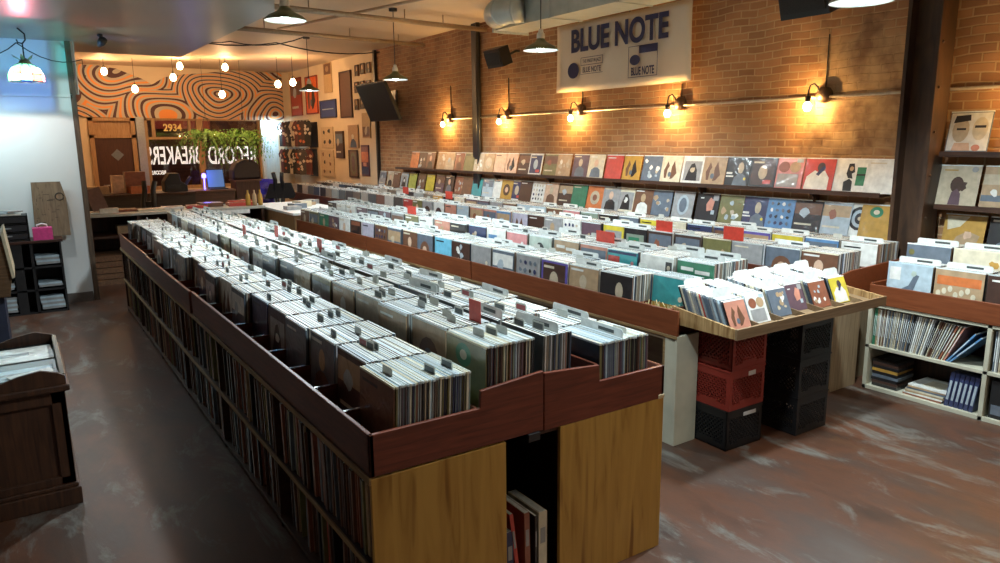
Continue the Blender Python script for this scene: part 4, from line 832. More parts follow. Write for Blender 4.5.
# ---- right rack
LR=3.7
P=[]
cr=MB().box(0,.03,-LR,0,0,.03).box(0,.03,-LR,0,.335,.36).box(0,.03,-LR,0,.665,.69)
for k in range(5): cr.box(0,.032,-.03-k*.845,-k*.845,0,.69)
P.append(('frame',cr,CREAMP,.002))
sc=MB().box(.03,.36,-LR,0,.005,.025).box(.03,.36,-LR,0,.338,.356).box(.03,.86,-LR,0,.668,.688)
for k in range(5): sc.box(.03,.36,-.025-k*.845,-.005-k*.845,.02,.67)
P.append(('shelf_boards',sc,CREAMP,0));P.append(('back_panel',MB().box(.36,.37,-LR,0,0,.67),DARKW,0))
P.append(('end_panel',MB().box(.37,.86,-.02,0,0,.69),PINE,0))
P.append(('side_board',MB().box(-.01,.01,-LR,.0,.692,.842),RUST_Y,.003))
P.append(('end_board',MB().box(.01,.86,-.012,.006,.69,.85),RUST_Y,.002))
P.append(('raised_deck',MB().box(.30,.86,-LR,-.02,.80,.815).box(.29,.30,-LR,-.02,.69,.87).box(.85,.86,-LR,-.02,.8,.98),MAHOG_Y,0))
wood_unit('record_rack','cream-framed rack of record bins over open shelves at the right edge',UR,P)
def rrow(name,x0,x1,z,cov,y0):
    for k,(cn,mt) in enumerate(cov):
        yb=y0-k*PITCH
        put('record_sleeve',sleeve_mesh(cn,cn,mt,.005,.33 if 0 else .325,.325,seed=70+k),UR.P(x0,yb,z),.04,0,f'{cn} record cover, {ORD[k] if k else "leftmost"} bin, {name} of the right-hand rack','front covers of the right-hand rack')
        x=x0+.008;q=random.Random(k)
        while x<x1: add_rec(UR,x,yb,z,.04,.005,q,.318);x+=.0075
        o=bpy.data.objects.new('divider_card',tabmesh('wide'));C.objects.link(o);o.location=UR.P(x0+.10,yb-.02,z+.32);o.rotation_euler=(0,.04,.03)
        tag(o,f'wide white divider card in the {ORD[k] if k else "leftmost"} bin, {name} of the right-hand rack','divider card','divider cards in the right-hand rack')
rrow('front row',.025,.27,.705,(('pale blue','ships'),('tan','crowd'),('dark brown','plain'),('slate','bands'),('olive','plain')),-.27)
rrow('raised back row',.33,.62,.817,(('slate','band'),('cream','hat'),('grey','portrait'),('brown','plain')),-.24)
# contents of right rack shelves
r=random.Random(9)
def rs(x,y,z,e,t,lean,lab,grp,h=.295):
    b=MB().box(0,.27,-t,0,0,h-.002).box(.004,.266,-t*.85,-t*.15,h-.002,h,1).box(-.0008,0,-t*.7,-t*.3,h*.25,h*.8,1)
    k=('rs',e,t,h)
    if k not in SHM: SHM[k]=b.mesh('shelved_record',[CM(e),SLV])
    o=bpy.data.objects.new('shelved_record',SHM[k]);C.objects.link(o);o.location=UR.P(x,y,z);o.rotation_euler=(lean,0,0)
    tag(o,lab,'record',grp)
y=-.035
for i in range(46):
    t=r.choice([.005,.007,.009]);f=i/46
    lean=.03+.42*f*f if i>4 else .02
    e='green' if i<2 else r.choice(['white','cream','cream','grey','tan','black','slate','beige','brown'])
    if i==41:e='rust';t=.012
    if i==43:e='salmon';t=.010
    if i>=44:e='blue';t=.012;lean=.62+.1*(i-44)
    rs(.03,y,.359,e,t,lean,f'{e} spine, {ORDX(i)} from the left among leaning records, cream right-hand shelves',f'{e} spines leaning on the upper shelf of the right-hand rack')
    y-=t+.0035+.004*f
for i in range(40):
    t=r.choice([.005,.007,.009]);e=r.choice(['grey','cream','slate','beige','white','tan'])
    rs(.03,-.89-i*.0125,.359,e,t,.0,f'{e} upright spine, {ORDX(i)} from the post, upper shelf at the right edge',f'{e} spines upright on the upper right shelf')
def flat(loc,w,d,h,c,lab,cat,name,rz=0,top='grey',grp=None,obj_=None):
    b=MB().box(-w/2,w/2,-d/2,d/2,0,h).box(-w/2+.004,w/2-.002,-d/2+.004,d/2-.004,h*.12,h*.88,1).box(-w/2*.7,w/2*.5,-d/2*.6,d/2*.4,h,h+.0006,1)
    o=b.build(name,[CM(c),CM(top)],None,.001 if h>.01 else 0,loc);o.rotation_euler=(0,0,rz);return tag(o,lab,cat,grp)
for i,(c) in enumerate(('black','dark brown','black','slate','black','mustard','black','dark brown','black')):
    flat(UR.P(.17,-.15+.004*(i%3),.026+i*.0245),.24,.20,.0235,c,f'{c} case, {ORDX(i)} from the bottom of the stack, lower right-hand shelf','box','video_case',.02*(i%2),'slate',f'{c} cases stacked on the lower shelf')
for i,(c) in enumerate(('rust','white','tan','cream','slate','tan','white')):
    flat(UR.P(.18,-.44-.006*i,.026+i*.013),.27,.28,.012,c,f'{c} magazine, {ORDX(i)} from the bottom of the flat pile, lower right-hand shelf','magazine','magazine',.03*(i%3-1),'cream','flat pile of magazines')
for i in range(6):
    b=MB().box(0,.20,-.028,0,0,.26).box(-.001,0,-.022,-.006,.05,.20,1)
    o=b.build('boxed_volume',[CM('navy'),CM('silver')],None,.002,UR.P(.04,-.60-.033*i,.026));o.rotation_euler=(.12,0,0);tag(o,f'navy volume, {ORDX(i)} from the left of the matching set, lower right-hand shelf','book','matching navy volumes on the lower shelf')
tag(MB().box(0,.26,-.09,0,0,.27).box(-.001,0,-.08,-.01,.03,.1,1).build('black_box_file',[BLACK,CM('slate')],None,.003,UR.P(.03,-.90,.026)),'black box file on the lower shelf at the picture edge','box')
for i in range(5): rs(.04,-1.01-.014*i,.026,'white' if i else 'silver',.010,.05,f'{"white" if i else "silver"} sleeve, {ORDX(i)} right of the black box file','sleeves beside the black box file')
tag(REC.build('filed_records',RECMATS),'mass of records filed in the farther bins of all the racks','records',None,'stuff')
# ================= SMALL-RECORD TABLE =================
t=thing('display_tray','plywood tray on stacked crates holding small records in slanted rows','tray',(3.42,2.68,0))
MB().prism([(0,.80),(.50,.80),(.50,.916),(0,.862)],0,.018,'X').build('side_board',OSB,t,.002)
MB().prism([(0,.80),(.50,.80),(.50,.916),(0,.862)],1.582,1.60,'X').build('side_board',OSB,t,.002)
MB().box(-.002,1.602,-.018,0,.798,.864).build('front_board',TRAYF,t,.002)
MB().prism([(0,.80),(.50,.80),(.50,.869),(0,.815)],.018,1.582,'X').build('tray_floor',TRAYF,t)
b=MB()
for x in (.26,.50,.72,.93,1.16,1.38): b.prism([(.0,.815),(.50,.869),(.50,.916),(.0,.85)],x,x+.008,'X')
b.build('row_divider',TRAYF,t)
S7={}
def seven(c,mt,t_,seed=0):
    k=(c,mt,t_,seed)
    if k in S7:return S7[k]
    b=MB();mats=[CM(c),SLVW];w=.182;h=.185
    b.box(-w/2,w/2,0,t_,0,h-.002,[0,1,0,0,0,0]);b.box(-w/2-.001,w/2+.001,-.0005,t_*.5,h-.004,h+.002,1)
    if mt:
        for i,(P_,cn) in enumerate(motif(mt,random.Random(seed))):
            mm=CM(cn)
            if mm not in mats:mats.append(mm)
            b.add([(w*(u-.5),-.0008-.0002*i,h*v) for u,v in P_],[tuple(range(len(P_)))],mats.index(mm))
    S7[k]=b.mesh('small_record',mats);return S7[k]
cols7=[(.135,'salmon','figures'),(.36,'white','faces'),(.61,'slate','dots'),(.825,'plum','redfigure'),(1.045,'rust','dots'),(1.28,'yellow','shirt'),(1.475,'cream','bands')]
cols7=cols7[:6]
cw=['leftmost','second','third','fourth','fifth','rightmost']
r=random.Random(4)
for i,(x,c,mt) in enumerate(cols7):
    y=.07+(.03 if i in(1,3) else 0)+(.05 if i>1 else 0)
    n=23
    for k in range(n):
        zf=.817+y*.107
        cc=c if k==0 else r.choice(['grey','cream','black','grey','slate','pale blue','cream','red' if i==0 else 'silver'])
        o=bpy.data.objects.new('small_record',seven(cc,mt if k==0 else None,.004,i if k==0 else 0));C.objects.link(o)
        o.location=(3.42+x+r.uniform(-.004,.004)+.02,2.68+y,zf+r.uniform(0,.004));o.rotation_euler=(-.42,0,r.uniform(-.02,.02))
        if k==0: tag(o,f'{c} patterned small record cover heading the {cw[i]} row of the plywood tray','record','front covers in the plywood tray')
        else: tag(o,f'{cc} small record, {ORDX(k-1)} behind the front cover, {cw[i]} row of the plywood tray','record',f'{cc} small sleeves in the {cw[i]} tray row')
        y+=.0165
    if i!=1:
        b=MB().prism([(-.085,0),(.085,0),(.085,.04),(.06,.055),(-.06,.055),(-.085,.04)],0,.0015,'Y')
        for q in (.15,.38):
            o=b.build('divider_card',TABM[3],None,0,(3.44+x,2.68+q+.08,.99+q*.107));o.rotation_euler=(-.3,0,0);tag(o,f'white divider card rising from the {cw[i]} row of the plywood tray, {"front" if q<.2 else "rear"} one','divider card','divider cards in the plywood tray')
# ---- crates
def crate(c,name_c):
    m=col(c,.45,var=.08,scale=6);s=.17;h=.264;th=.009
    b=MB()
    b.box(-s,s,-s,s,0,.012)
    for q in range(4):
        M=Matrix.Rotation(q*math.pi/2,4,'Z')
        b.box(-s,s,-s,-s+th,0,.035,0,M);b.box(-s,s,-s,-s+th,h-.055,h-.008,0,M);b.box(-s-.004,s+.004,-s-.004,-s+th,h-.012,h,0,M)
        b.box(-s,-s+.028,-s,-s+th,.03,h-.05,0,M);b.box(s-.028,s,-s,-s+th,.03,h-.05,0,M)
        b.box(-.07,.07,-s-.001,-s+th,.035,.052,0,M);b.box(-.055,.055,-s+.001,-s+th-.001,.062,.07,0,M)
        # diagonal lattice clipped to the wall window
        x0,x1,z0,z1=-s+.028,s-.028,.035,h-.055
        for sg in (1,-1):
            kk=-14
            while kk<=14:
                cx=kk*.03;pts=[]
                # line x = cx + sg*(z-zm)
                zm=(z0+z1)/2
                za,zb=z0,z1
                f=lambda z:cx+sg*(z-zm)
                lo,hi=z0,z1
                zs=[z for z in (z0+(z1-z0)*i/40 for i in range(41)) if x0<=f(z)<=x1]
                if len(zs)>3:
                    a,bb=zs[0],zs[-1]
                    w=.0042
                    b.prism([(f(a)-w,a),(f(a)+w,a),(f(bb)+w,bb),(f(bb)-w,bb)],-s+.001,-s+th-.001,'Y',0,M)
                kk+=1
    # grip slot frame
    return b.mesh('milk_crate',[m,BLACK])
CR={'red':crate((.24,.026,.016),'red'),'black':crate((.009,.009,.010),'black')}
def put_crate(c,x,y,z,rz,lab,lbl=None):
    o=bpy.data.objects.new('milk_crate',CR[c]);C.objects.link(o);o.location=(x,y,z);o.rotation_euler=(0,0,rz);tag(o,lab,'crate','plastic crates under the plywood tray')
    if lbl:
        MB().box(lbl[0],lbl[0]+lbl[2],-.1755,-.1745,lbl[1],lbl[1]+lbl[3]).build('sticker',col((.55,.55,.55),.5),o)
for k,(c,lab) in enumerate((('black','black plastic crate on the floor beneath two red crates'),('red','red plastic crate in the middle of the left stack, with a small white sticker'),('red','red plastic crate topmost under the left corner of the tray'))):
    put_crate(c,3.755+.004*k,3.0,.002+k*.2645,.02*(k-1),lab,(.0,.21,.07,.03) if k==1 else ((-.02,.21,.12,.025) if k==0 else None))
for k,w_ in enumerate(('lowest','middle','topmost')):
    put_crate('black',4.33,2.9,.002+k*.2645,.0,f'black plastic crate, {w_} of the right stack under the tray')
for k,w_ in enumerate(('lowest','middle','topmost')):
    put_crate('black',4.33,3.27,.002+k*.2645,.0,f'black plastic crate, {w_} of the stack just behind the right front stack')
tag(MB().box(0,.36,0,.02,0,.72).box(-.02,.36,-.004,.0,.70,.72).build('plywood_sheet',PINE,None,.002,(5.12,3.10,.0)),'pale grooved plywood sheet standing on the floor between the black crates and the cream shelves','board')
# ================= LEFT SIDE FURNITURE =================
# near cabinet with glass top: right side x=.10, y 3.55..4.75
t=thing('display_cabinet','dark carved wooden cabinet with papers on its top, cut by the left edge','cabinet',(0,0,0))
CX0,CX1,CY0,CY1=-.95,.095,4.45,5.42
MB().box(CX0,CX1-.004,CY0+.02,CY1-.01,.09,.70).build('body',DARKW,t,.004)
MB().box(CX0,CX1+.02,CY0-.02,CY1+.01,0,.10).box(CX0,CX1+.01,CY0-.01,CY1,.10,.125).build('plinth',DARKW,t,.006)
b=MB().box(CX0,CX1,CY0,CY0+.03,.125,.17).box(CX0,CX1,CY0,CY0+.03,.59,.66).box(CX1-.07,CX1,CY0,CY0+.03,.125,.66).box(-.55,-.48,CY0,CY0+.03,.125,.66)
b.box(CX1-.03,CX1,CY0,CY0+.07,.125,.66).box(CX1-.03,CX1,CY1-.07,CY1,.125,.66).box(CX1-.03,CX1,CY0,CY1,.59,.66).box(CX1-.03,CX1,CY0,CY1,.125,.19);b.build('panel_frame',DARKW,t,.004)
MB().box(CX0,CX1+.025,CY0-.03,CY1+.02,.66,.70).build('top_moulding',DARKW,t,.01)
pts=[(CX0,.70),(CX1+.01,.70),(CX1+.01,.745),(CX1-.02,.765),(CX1-.10,.79),(CX1-.20,.775),(CX1-.30,.745),(CX1-.42,.735),(CX0,.735)]
MB().prism(pts,CY0-.02,CY0,'Y').build('scalloped_front',DARKW,t,.002)
MB().prism(pts,CY1-.01,CY1+.01,'Y').build('scalloped_back',DARKW,t,.002)
MB().box(CX1-.015,CX1+.01,CY0,CY1,.70,.755).build('side_gallery',wood((.10,.07,.04),(.2,.15,.09),'Y',5),t,.003)
def sheet(x,y,z,w,d,c,lab,rz=0,h=.004,name='paper_sheet',grp=None,cat='paper',sym='grey'):
    b=MB().box(-w/2,w/2,-d/2,d/2,0,h).box(-w*.3,w*.25,-d*.1,d*.12,h,h+.0005,1)
    o=b.build(name,[CM(c) if isinstance(c,str) else c,CM(sym)],None,0,(x,y,z));o.rotation_euler=(0,0,rz);return tag(o,lab,cat,grp)
MB().box(CX0,CX1-.02,CY0,CY1,.70,.712).build('glass_top',col((.03,.04,.04),.1),t)
sheet(-.17,5.15,.714,.48,.34,'white','large white printed sheet at the back of the dark cabinet top',.03)
sheet(-.17,4.70,.714,.46,.22,'pale blue','pale printed sheet at the front of the dark cabinet top',.02)
sheet(-.04,4.63,.722,.22,.13,'white','small white leaflet lying askew on the front of the dark cabinet top',.35)
flat((-.36,5.2,.722),.26,.16,.035,'white','white and purple box on the dark cabinet top at the left edge','box','small_box',0,'purple')
# cardboard/wooden box leaning at far left
t=thing('wooden_bin','brown wooden bin with a pale slanted edge at the left edge','bin',(-.62,7.6,0))
MB().prism([(-.5,.66),(.47,.66),(.50,.84),(.46,1.20),(-.5,1.22)],0,.75,'Y').build('bin_body',wood((.07,.035,.015),(.14,.08,.04),'X',4),t,.004)
MB().prism([(.50,.82),(.522,.83),(.482,1.24),(.46,1.22)],-.01,.76,'Y').build('pale_edge',col((.45,.38,.26),.6),t)
MB().box(-.5,.42,.03,.72,0,.66).build('bin_stand',col((.02,.025,.05),.6),t)
# dark shelf unit
t=thing('low_bookcase','low black bookcase of white sleeves and boxes against the white partition','bookcase',(-.75,10.05,0))
b=MB().box(0,.02,0,.42,0,.86).box(1.1,1.12,0,.42,0,.86).box(.80,.83,0,.42,.0,.84).box(.62,.72,0,.40,.02,.84).box(0,1.12,.40,.42,0,.86)
for z in (.0,.27,.54): b.box(0,1.12,0,.42,z,z+.02)
b.build('carcass',col((.012,.011,.012),.5),t)
MB().box(-.02,1.14,-.02,.43,.84,.87).build('top_board',wood((.03,.012,.008),(.07,.025,.015),'X',5),t,.003)
k=0
for z,n,x0,w in ((.56,4,.84,.24),(.29,2,.84,.24),(.02,6,.84,.24),(.56,5,.40,.20),(.29,3,.40,.20),(.02,7,.40,.20)):
    for i in range(n):
        sh={.56:'upper',.29:'middle',.02:'lower'}[z];sd_='right' if x0>.5 else 'left'
        sheet(-.75+x0+w/2+R_.uniform(0,.01),10.22,z+.022+i*.026,w,.30,'pale blue' if i%2 else 'grey',f'flat box, {ORDX(i)} from the bottom, {sh} {sd_} opening of the black bookcase',R_.uniform(-.03,.03),.024,'flat_box',f'flat boxes in the {sh} {sd_} opening of the black bookcase','box')
# trays on top
t=thing('letter_tray','black stack of document drawers on top of the low bookcase','tray',(-.55,10.05,.872))
MB().box(0,.62,.0,.34,0,.02).box(0,.62,.0,.34,.10,.11).box(0,.62,.0,.34,.2,.21).box(0,.62,.0,.34,.285,.30).box(0,.01,0,.34,0,.3).box(.61,.62,0,.34,0,.3).box(0,.62,.33,.34,0,.3).build('drawer_frame',BLACK,t)
df_=MB().box(.02,.60,-.008,.0,.03,.09).box(.02,.60,-.008,.0,.12,.19).box(.02,.60,-.008,.0,.22,.28).build('drawer_front',col((.03,.03,.035),.3),t)
MB().box(.2,.45,-.012,-.008,.06,.075).box(.2,.45,-.012,-.008,.15,.165).build('label_strip',col((.3,.33,.35),.5),df_)
for i,(x,w,z,c) in enumerate(((-.10,.22,1.172,'white'),(-.16,.2,1.19,'pale blue'),(-.08,.16,1.205,'grey'))):
    sheet(x,10.2,z+.002,w,.2,c,f'{["lowest white bundle","middle pale blue bundle","top grey bundle"][i]} of papers on the document drawers',.2*i,.016,'paper_bundle')
flat((.20,10.14,.872),.20,.18,.14,'pink','bright pink box with a white handle on the low bookcase','box','pink_box',0,'pink').active_material
MC_=col((.62,.06,.24),.4);o=bpy.data.objects['pink_box'];o.data.materials[0]=MC_;o.data.materials[1]=MC_
MB().tube([(-.05,0,.14),(-.05,0,.17),(0,0,.185),(.05,0,.17),(.05,0,.14)],.01,8).build('handle',col((.7,.7,.68),.4),o)
# engraved board
t=thing('engraved_board','tall brown wooden board with carved plan-like lines leaning on the white partition','board',(.30,10.40,.872))
CARD=wood((.13,.085,.05),(.22,.15,.09),'Z',4,.7)
b=MB().prism([(-.17,0),(.20,0),(.20,.45),(.155,.66),(-.15,.66)],0,.018,'Y',0,Matrix.Rotation(-.08,4,'X'));b.build('board_body',CARD,t)
b=MB();rr=random.Random(8)
for i in range(26):
    x=rr.uniform(-.14,.12);z=rr.uniform(.03,.6);w_=rr.uniform(.02,.07)
    if rr.random()<.5: b.box(x,x+w_,-.002,0,z,z+.005,0,Matrix.Rotation(-.08,4,'X'))
    else: b.box(x,x+.005,-.002,0,z,z+w_*.7,0,Matrix.Rotation(-.08,4,'X'))
b.tube([(.13+.045*math.cos(a*.6),-.002-.0*a,.48+.045*math.sin(a*.6)) for a in range(11)],.006,4,0,Matrix.Rotation(-.08,4,'X'))
b.build('carved_lines',col((.05,.035,.025),.8),t)
# ================= BACK COUNTERS =================
t=thing('front_counter','white-topped counter across the room beyond the front rack','counter',(.78,11.55,0))
MB().box(0,2.45,0,.75,.965,1.0).build('counter_top',col((.42,.42,.38),.35),t,.003)
MB().box(0.02,2.43,.72,.74,0,.965).box(0,.04,.02,.72,.42,.965).box(.62,.66,.02,.72,.42,.965).box(2.39,2.43,.02,.72,.0,.965).box(.02,2.43,.02,.72,.66,.69).build('cubby_frame',DARKW,t)
b=MB()
for i in range(5): b.box(0.02,2.40,.0+.012*(i%2),.7,.0+i*.085,.075+i*.085)
b.build('woven_base',wood((.09,.04,.02),(.20,.10,.045),'Y',14,.6,3,.6),t)
for i in range(4): flat((1.25+.25*i,11.85,.692),.2,.24,.12,['tan','navy','rust','slate'][i],f'{["tan","navy","rust","slate"][i]} box inside the counter cubby','box','counter_box',0,'grey')
MB().box(1.35,2.2,-.02,-.005,.905,.965).build('white_front_strip',col((.75,.76,.74),.4),t)
r=random.Random(12)
cl=[('white',.34,.02,1.0),('rust',.28,.03,1.32),('cream',.36,.025,1.62),('white',.3,.03,1.95),('red',.30,.04,2.28),('brown',.34,.06,2.5),('red',.42,.05,2.95)]
for i,(c,w,h,x) in enumerate(cl):
    sheet(x,11.9+.1*(i%2),1.002,w,.3,c,f'{c} {["folder","sleeve","bundle","catalogue","tray","box lid","sign"][i]} lying on the white-topped counter, {["leftmost","second","third","fourth","fifth","sixth","rightmost"][i]} item',r.uniform(-.1,.1),h,'counter_item','papers and boxes on the white-topped counter','paper','black')
o=sheet(3.0,12.2,1.002,.36,.12,'red','low red and white lettered sign on the right end of the counter',0,.06,'lettered_sign',None,'sign','white')
text_obj('sign_lettering','SALE',.001,(1,0,0),(0,0,1),(0,0,0),CM('white')) if False else None
# leaning magazine rack at counter left
t=thing('tilted_box','tilted pinkish cover standing on a white box at the left end of the counter','box',(.95,11.75,1.002))
MB().box(0,.24,-.02,.12,0,.07).build('white_base',CM('white'),t)
MB().box(-.06,.14,.02,.05,.05,.36,0,Matrix.Rotation(-.3,4,'Y')).build('tilted_cover',col((.20,.12,.10),.5),t)
# second desk
t=thing('back_desk','long dark wood service desk behind the counter','desk',(1.0,15.3,0))
MB().box(0,1.95,0,.8,1.0,1.04).build('desk_top',DARKW,t,.003);MB().box(.02,1.93,.03,.05,0,1.0).box(.02,.05,.05,.78,0,1.0).box(1.9,1.93,.05,.78,0,1.0).build('desk_front',wood((.03,.018,.012),(.055,.035,.022),'X',4),t)
t=thing('back_desk','brown wooden desk with a laptop in front of the right shop window','desk',(3.0,15.9,0))
MB().box(0,.85,0,.55,.98,1.02).build('desk_top',wood((.10,.04,.02),(.2,.09,.04),'X',4),t,.003);MB().box(.02,.83,.03,.05,0,.98).box(.02,.05,.05,.5,0,.98).box(.8,.83,.05,.5,0,.98).build('desk_front',wood((.07,.03,.015),(.12,.055,.03),'X',4),t)
bx=[(1.28,.38,.14,.25,'tan','low tan box'),(1.64,.2,.34,.35,'peach','small pale upright box'),(1.95,.36,.40,.35,'rust','wide rust box'),(1.98,.34,.14,.02,'orange','low orange carton')]
for i,(x,w,h,y,c,l) in enumerate(bx):
    flat((x,15.55+y,1.042),w,.28,h,c,f'{l} on the dark service desk','box','storage_box',0,'tan')
for i,(x,w,h,c) in enumerate(((3.25,.42,.30,'rust'),(3.65,.3,.36,'rust'),(4.0,.3,.24,'brown'))):
    pass
t=thing('cash_register','black cash register on the service desk before the lettering','register',(2.42,15.5,1.042))
MB().prism([(0,0),(.42,0),(.42,.12),(.30,.2),(.28,.36),(.1,.36),(0,.2)],0,.36,'Y').build('register_body',BLACK,t,.01)
MB().box(.05,.3,-.006,0,.06,.14).build('register_drawer',BLACKM,t);MB().tube([(.38,.1,.1),(.46,.1,.22),(.50,.1,.28)],.03,8).build('receipt_arm',col((.08,.07,.2),.5),t)
t=thing('laptop','open laptop with a blue-grey screen on the brown desk','laptop',(3.55,16.25,1.022))
MB().box(-.18,.18,-.25,.0,0,.02).build('keyboard_base',BLACK,t);M=Matrix.Rotation(-.25,4,'X')
sl_=MB().box(-.18,.18,0,.015,.02,.42,0,M).build('screen_lid',BLACK,t);MB().box(-.165,.165,-.003,0,.04,.405,0,M).build('screen',emis((.10,.22,.42),.45,'screen_glow'),sl_)
o=tag(MB().lathe([(0,0),(.04,0),(.05,.05),(.03,.09),(0,.1)],14,0,TR(3.30,16.2,1.26)).box(3.29,3.31,16.19,16.21,1.022,1.27).build('blue_lamp',[emis((.12,.10,1.0),9,'blue_glow')]),'small glowing blue lamp left of the laptop','lamp')
lamp('blue_lamp_light','POINT',(3.30,16.05,1.38),3,(.2,.2,1),.06)
t=thing('brown_cabinet','tall brown cabinet below a dark leather bag at the right window','cabinet',(3.92,16.1,0))
MB().box(0,.50,0,.5,0,1.16).build('body',wood((.06,.02,.010),(.11,.04,.02),'Z',4),t,.004);MB().box(-.03,.53,-.03,.53,1.16,1.20).build('top_board',wood((.10,.04,.025),(.16,.07,.04),'X',4),t,.003)
b=MB().prism([(-.28,0),(.30,0),(.32,.12),(.28,.32),(.16,.42),(-.02,.43),(-.18,.36),(-.27,.2)],0,.4,'Y')
t=thing('leather_bag','dark brown leather bag slumped on the brown cabinet','bag',(4.15,16.13,1.202));b.build('bag_body',col((.035,.018,.014),.45),t,.04)
MB().tube([(-.1,-.01,.36),(-.08,-.03,.48),(.08,-.03,.48),(.1,-.01,.36)],.012,8).build('bag_handle',BLACKM,t)
o=dup(bpy.data.objects['milk_crate'],(5.75,16.5,.9),'bright blue plastic crate right of the brown cabinet','blue crates');o['category']='crate'
for ch in list(o.children): bpy.data.objects.remove(ch)
o.data=CR['black'].copy();o.data.materials[0]=emis((.0,.0,0),0,'x') if False else col((.10,.08,.85),.4);o.name='blue_crate'
o.location=(4.64,16.6,.64);o2=o.copy();C.objects.link(o2);o2.location=(4.64,16.6,.905);o2['label']='bright blue plastic crate on top of another blue crate right of the brown cabinet';o['label']='bright blue plastic crate under another blue crate right of the brown cabinet'
tag(MB().box(4.45,4.83,16.4,16.8,0,.618).box(4.44,4.84,16.38,16.82,.618,.638).build('crate_stand',DARKW),'low dark stand carrying the blue crates','stand')
# swivel chairs
def swivel(x,y,rz,seat,lab,bc=None):
    t=thing('swivel_chair',lab,'chair',(x,y,0),rz)
    b=MB().lathe([(.03,.08),(.03,.55)],12)
    for i in range(5):
        a=2*math.pi*i/5;b.tube([(0,0,.10),(.3*math.cos(a),.3*math.sin(a),.05)],.02,8)
        b.lathe([(0,-.025),(.025,-.015),(.025,.015),(0,.025)],8,0,TR(.3*math.cos(a),.3*math.sin(a),.027))
    b.build('base',BLACKM,t)
    MB().lathe([(0,.55),(.22,.55),(.25,.58),(.24,.62),(0,.63)],20).build('seat',seat,t)
    vs=[]
    b=MB()
    for s in (-1,1): b.tube([(.05*s,.2,.56),(.06*s,.30,.75),(.09*s,.30,.95),(.07*s,.24,1.18),(.09*s,.19,1.34)],.045,8)
    b.box(-.09,.09,.27,.31,.85,1.0).build('backrest',bc or BLACKM,t)
    return t
swivel(2.02,14.0,2.6,BLACKM,'black swivel chair with a curved narrow back behind the counter')
t=swivel(4.62,15.6,-.5,col((.05,.32,.36),.5),'black chair with a teal seat below the hanging shirts')
MB().prism([(-.32,.78),(.30,.78),(.34,.86),(.26,1.12),(-.20,1.10)],.26,.32,'Y').build('back_panel',BLACKM,t,.01)
# white-topped cabinet at far end of middle rack
t=thing('end_cabinet','white-topped brown cabinet at the far end of the middle rack','cabinet',(3.27,10.28,0))
MB().box(0,.85,0,2.1,0,.94).build('body',wood((.20,.11,.045),(.30,.17,.075),'Z',3),t,.003);MB().box(-.02,.87,-.02,2.12,.94,.975).build('top_board',col((.70,.72,.70),.4),t,.003)
for i in range(5): flat((3.45+.14*i,10.9+.2*i,.977),.22,.2,.05+.02*(i%3),['grey','slate','cream','tan','grey'][i],f'{["grey","slate","cream","tan","mottled grey"][i]} small box on the white-topped end cabinet','box','small_box',.2*i,'white')
for i,(x,c) in enumerate(((3.02,'mustard'),(3.12,'tan'),(3.21,'mustard'))):
    tag(MB().lathe([(.035,0),(.04,.05),(.035,.16),(.015,.2),(.015,.24)],12).build('amber_bottle',col(COLS[c],.25),None,0,(x,11.75,1.002)),f'{["yellow amber","tan","darker yellow"][i]} bottle at the right end of the white-topped counter','bottle','bottles at the right end of the counter')
# hanging shirts along poster wall
r=random.Random(21)
def shirt(c1,c2,sd):
    q=random.Random(sd);b=MB()
    sc_=.62
    pts=[(-.13,.0),(-.06,.02),(0,-.02),(.06,.02),(.13,0),(.24,-.12),(.20,-.2),(.14,-.14),(.15,-.62),(-.15,-.62),(-.14,-.14),(-.20,-.2),(-.24,-.12)]
    pts=[(p[0]*sc_,p[1]) for p in pts];b.prism(pts,-.012,.012,'X',0)
    for k in range(5): b.add([(-.0135,p[0]*.6,p[1]*.6-.3) for p in blob(q,q.uniform(-.12,.12),q.uniform(-.35,.35),.07)],[tuple(range(9))],1)
    return b.mesh('hanging_shirt',[col(c1,.8),col(c2,.8)])
SC=[((.02,.02,.02),(.5,.45,.4)),((.10,.03,.03),(.5,.35,.25)),((.05,.03,.03),(.45,.12,.05)),((.06,.05,.05),(.45,.40,.35)),((.03,.03,.04),(.6,.55,.5)),((.45,.38,.3),(.04,.03,.03))]
sm_=[shirt(a,b_,i) for i,(a,b_) in enumerate(SC)]
nmz=['black shirt with pale print','dark red shirt with peach print','dark shirt with orange print','charcoal shirt with grey print','black shirt with cream print','beige shirt with dark print']
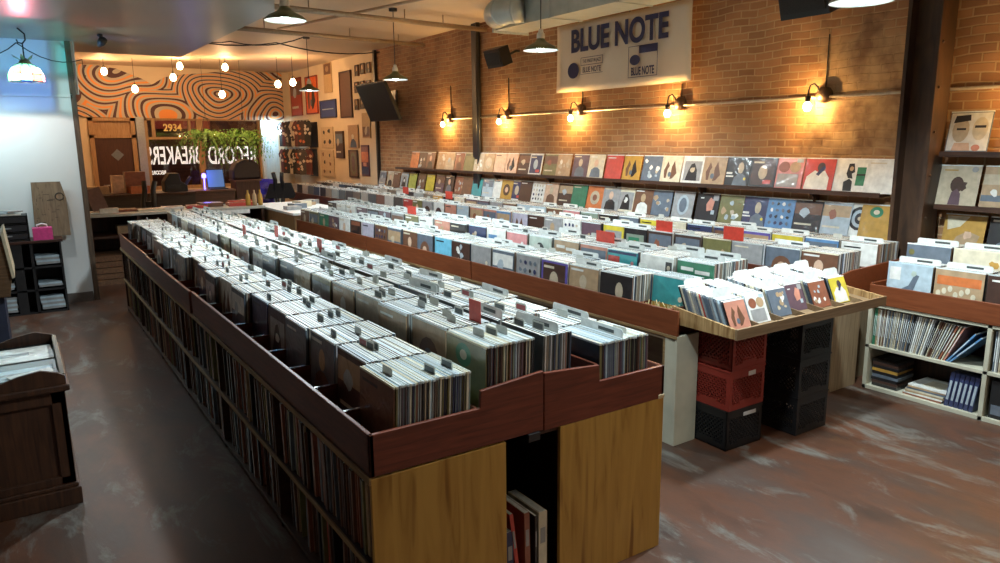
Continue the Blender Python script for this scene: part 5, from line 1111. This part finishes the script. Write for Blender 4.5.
t=tag(MB().tube([(6.2,17.9,2.52),(6.2,19.94,2.52)],.012,8).tube([(6.2,17.9,1.82),(6.2,19.94,1.82)],.012,8).tube([(6.2,18.7,2.52),(6.45,18.7,2.52)],.012,8).tube([(6.2,18.7,1.82),(6.45,18.7,1.82)],.012,8).build('clothes_rail',METAL),'double metal clothes rail at the back corner beside the mural','rail')
for lv,z in ((0,2.49),(1,1.79)):
    for k in range(15):
        i=(k*2+lv+k//3)%6
        o=bpy.data.objects.new('hanging_shirt',sm_[i]);C.objects.link(o);o.location=(6.2-.12*(k%2),18.02+k*.128,z);o.rotation_euler=(0,0,.75+r.uniform(-.1,.1))
        tag(o,f'{nmz[i]} on the {["upper","lower"][lv]} clothes rail, {ORD[k]} hanger from the posters','shirt','shirts hanging on the clothes rail')
# ferns
def fern(x,y,z,lab,sd):
    t=thing('hanging_fern',lab,'plant',(x,y,z));q=random.Random(sd)
    MB().lathe([(.06,-.12),(.12,-.1),(.16,.02),(.15,.03)],16).build('pot',col((.12,.07,.04),.7),t)
    MB().tube([(-.14,0,.02),(0,0,.5)],.004,5).tube([(.14,0,.02),(0,0,.5)],.004,5).tube([(0,0,.5),(0,0,ZC-z)],.004,5).build('hanger_cord',BLACKM,t)
    b=MB()
    for k in range(120):
        a=q.uniform(0,2*math.pi);L_=q.uniform(.5,1.0);dr=q.uniform(.3,.95);up=q.uniform(.05,.28)
        pr=None
        for s in range(11):
            f=s/10;rad=L_*f*(1-.25*f);zz=up*math.sin(f*math.pi*.8)-dr*f*f*.8;p=Vector((rad*math.cos(a),rad*math.sin(a),zz))
            if pr is not None:
                w=.075*(1-f*.75);n=Vector((-math.sin(a),math.cos(a),0))
                for sg in (1,-1):
                    mid=(pr+p)/2
                    b.add([pr,pr+(p-pr)*.55,mid+n*sg*w+Vector((0,0,-.02))],[(0,1,2)],q.choice([0,0,1,2]))
            pr=p
    b.build('fronds',[col((.13,.34,.05),.5),col((.20,.42,.07),.5),col((.09,.22,.04),.5)],t)
fern(3.70,17.5,2.12,'left of two hanging ferns in front of the shop windows',1);fern(4.52,17.5,2.12,'right of two hanging ferns in front of the shop windows',2)
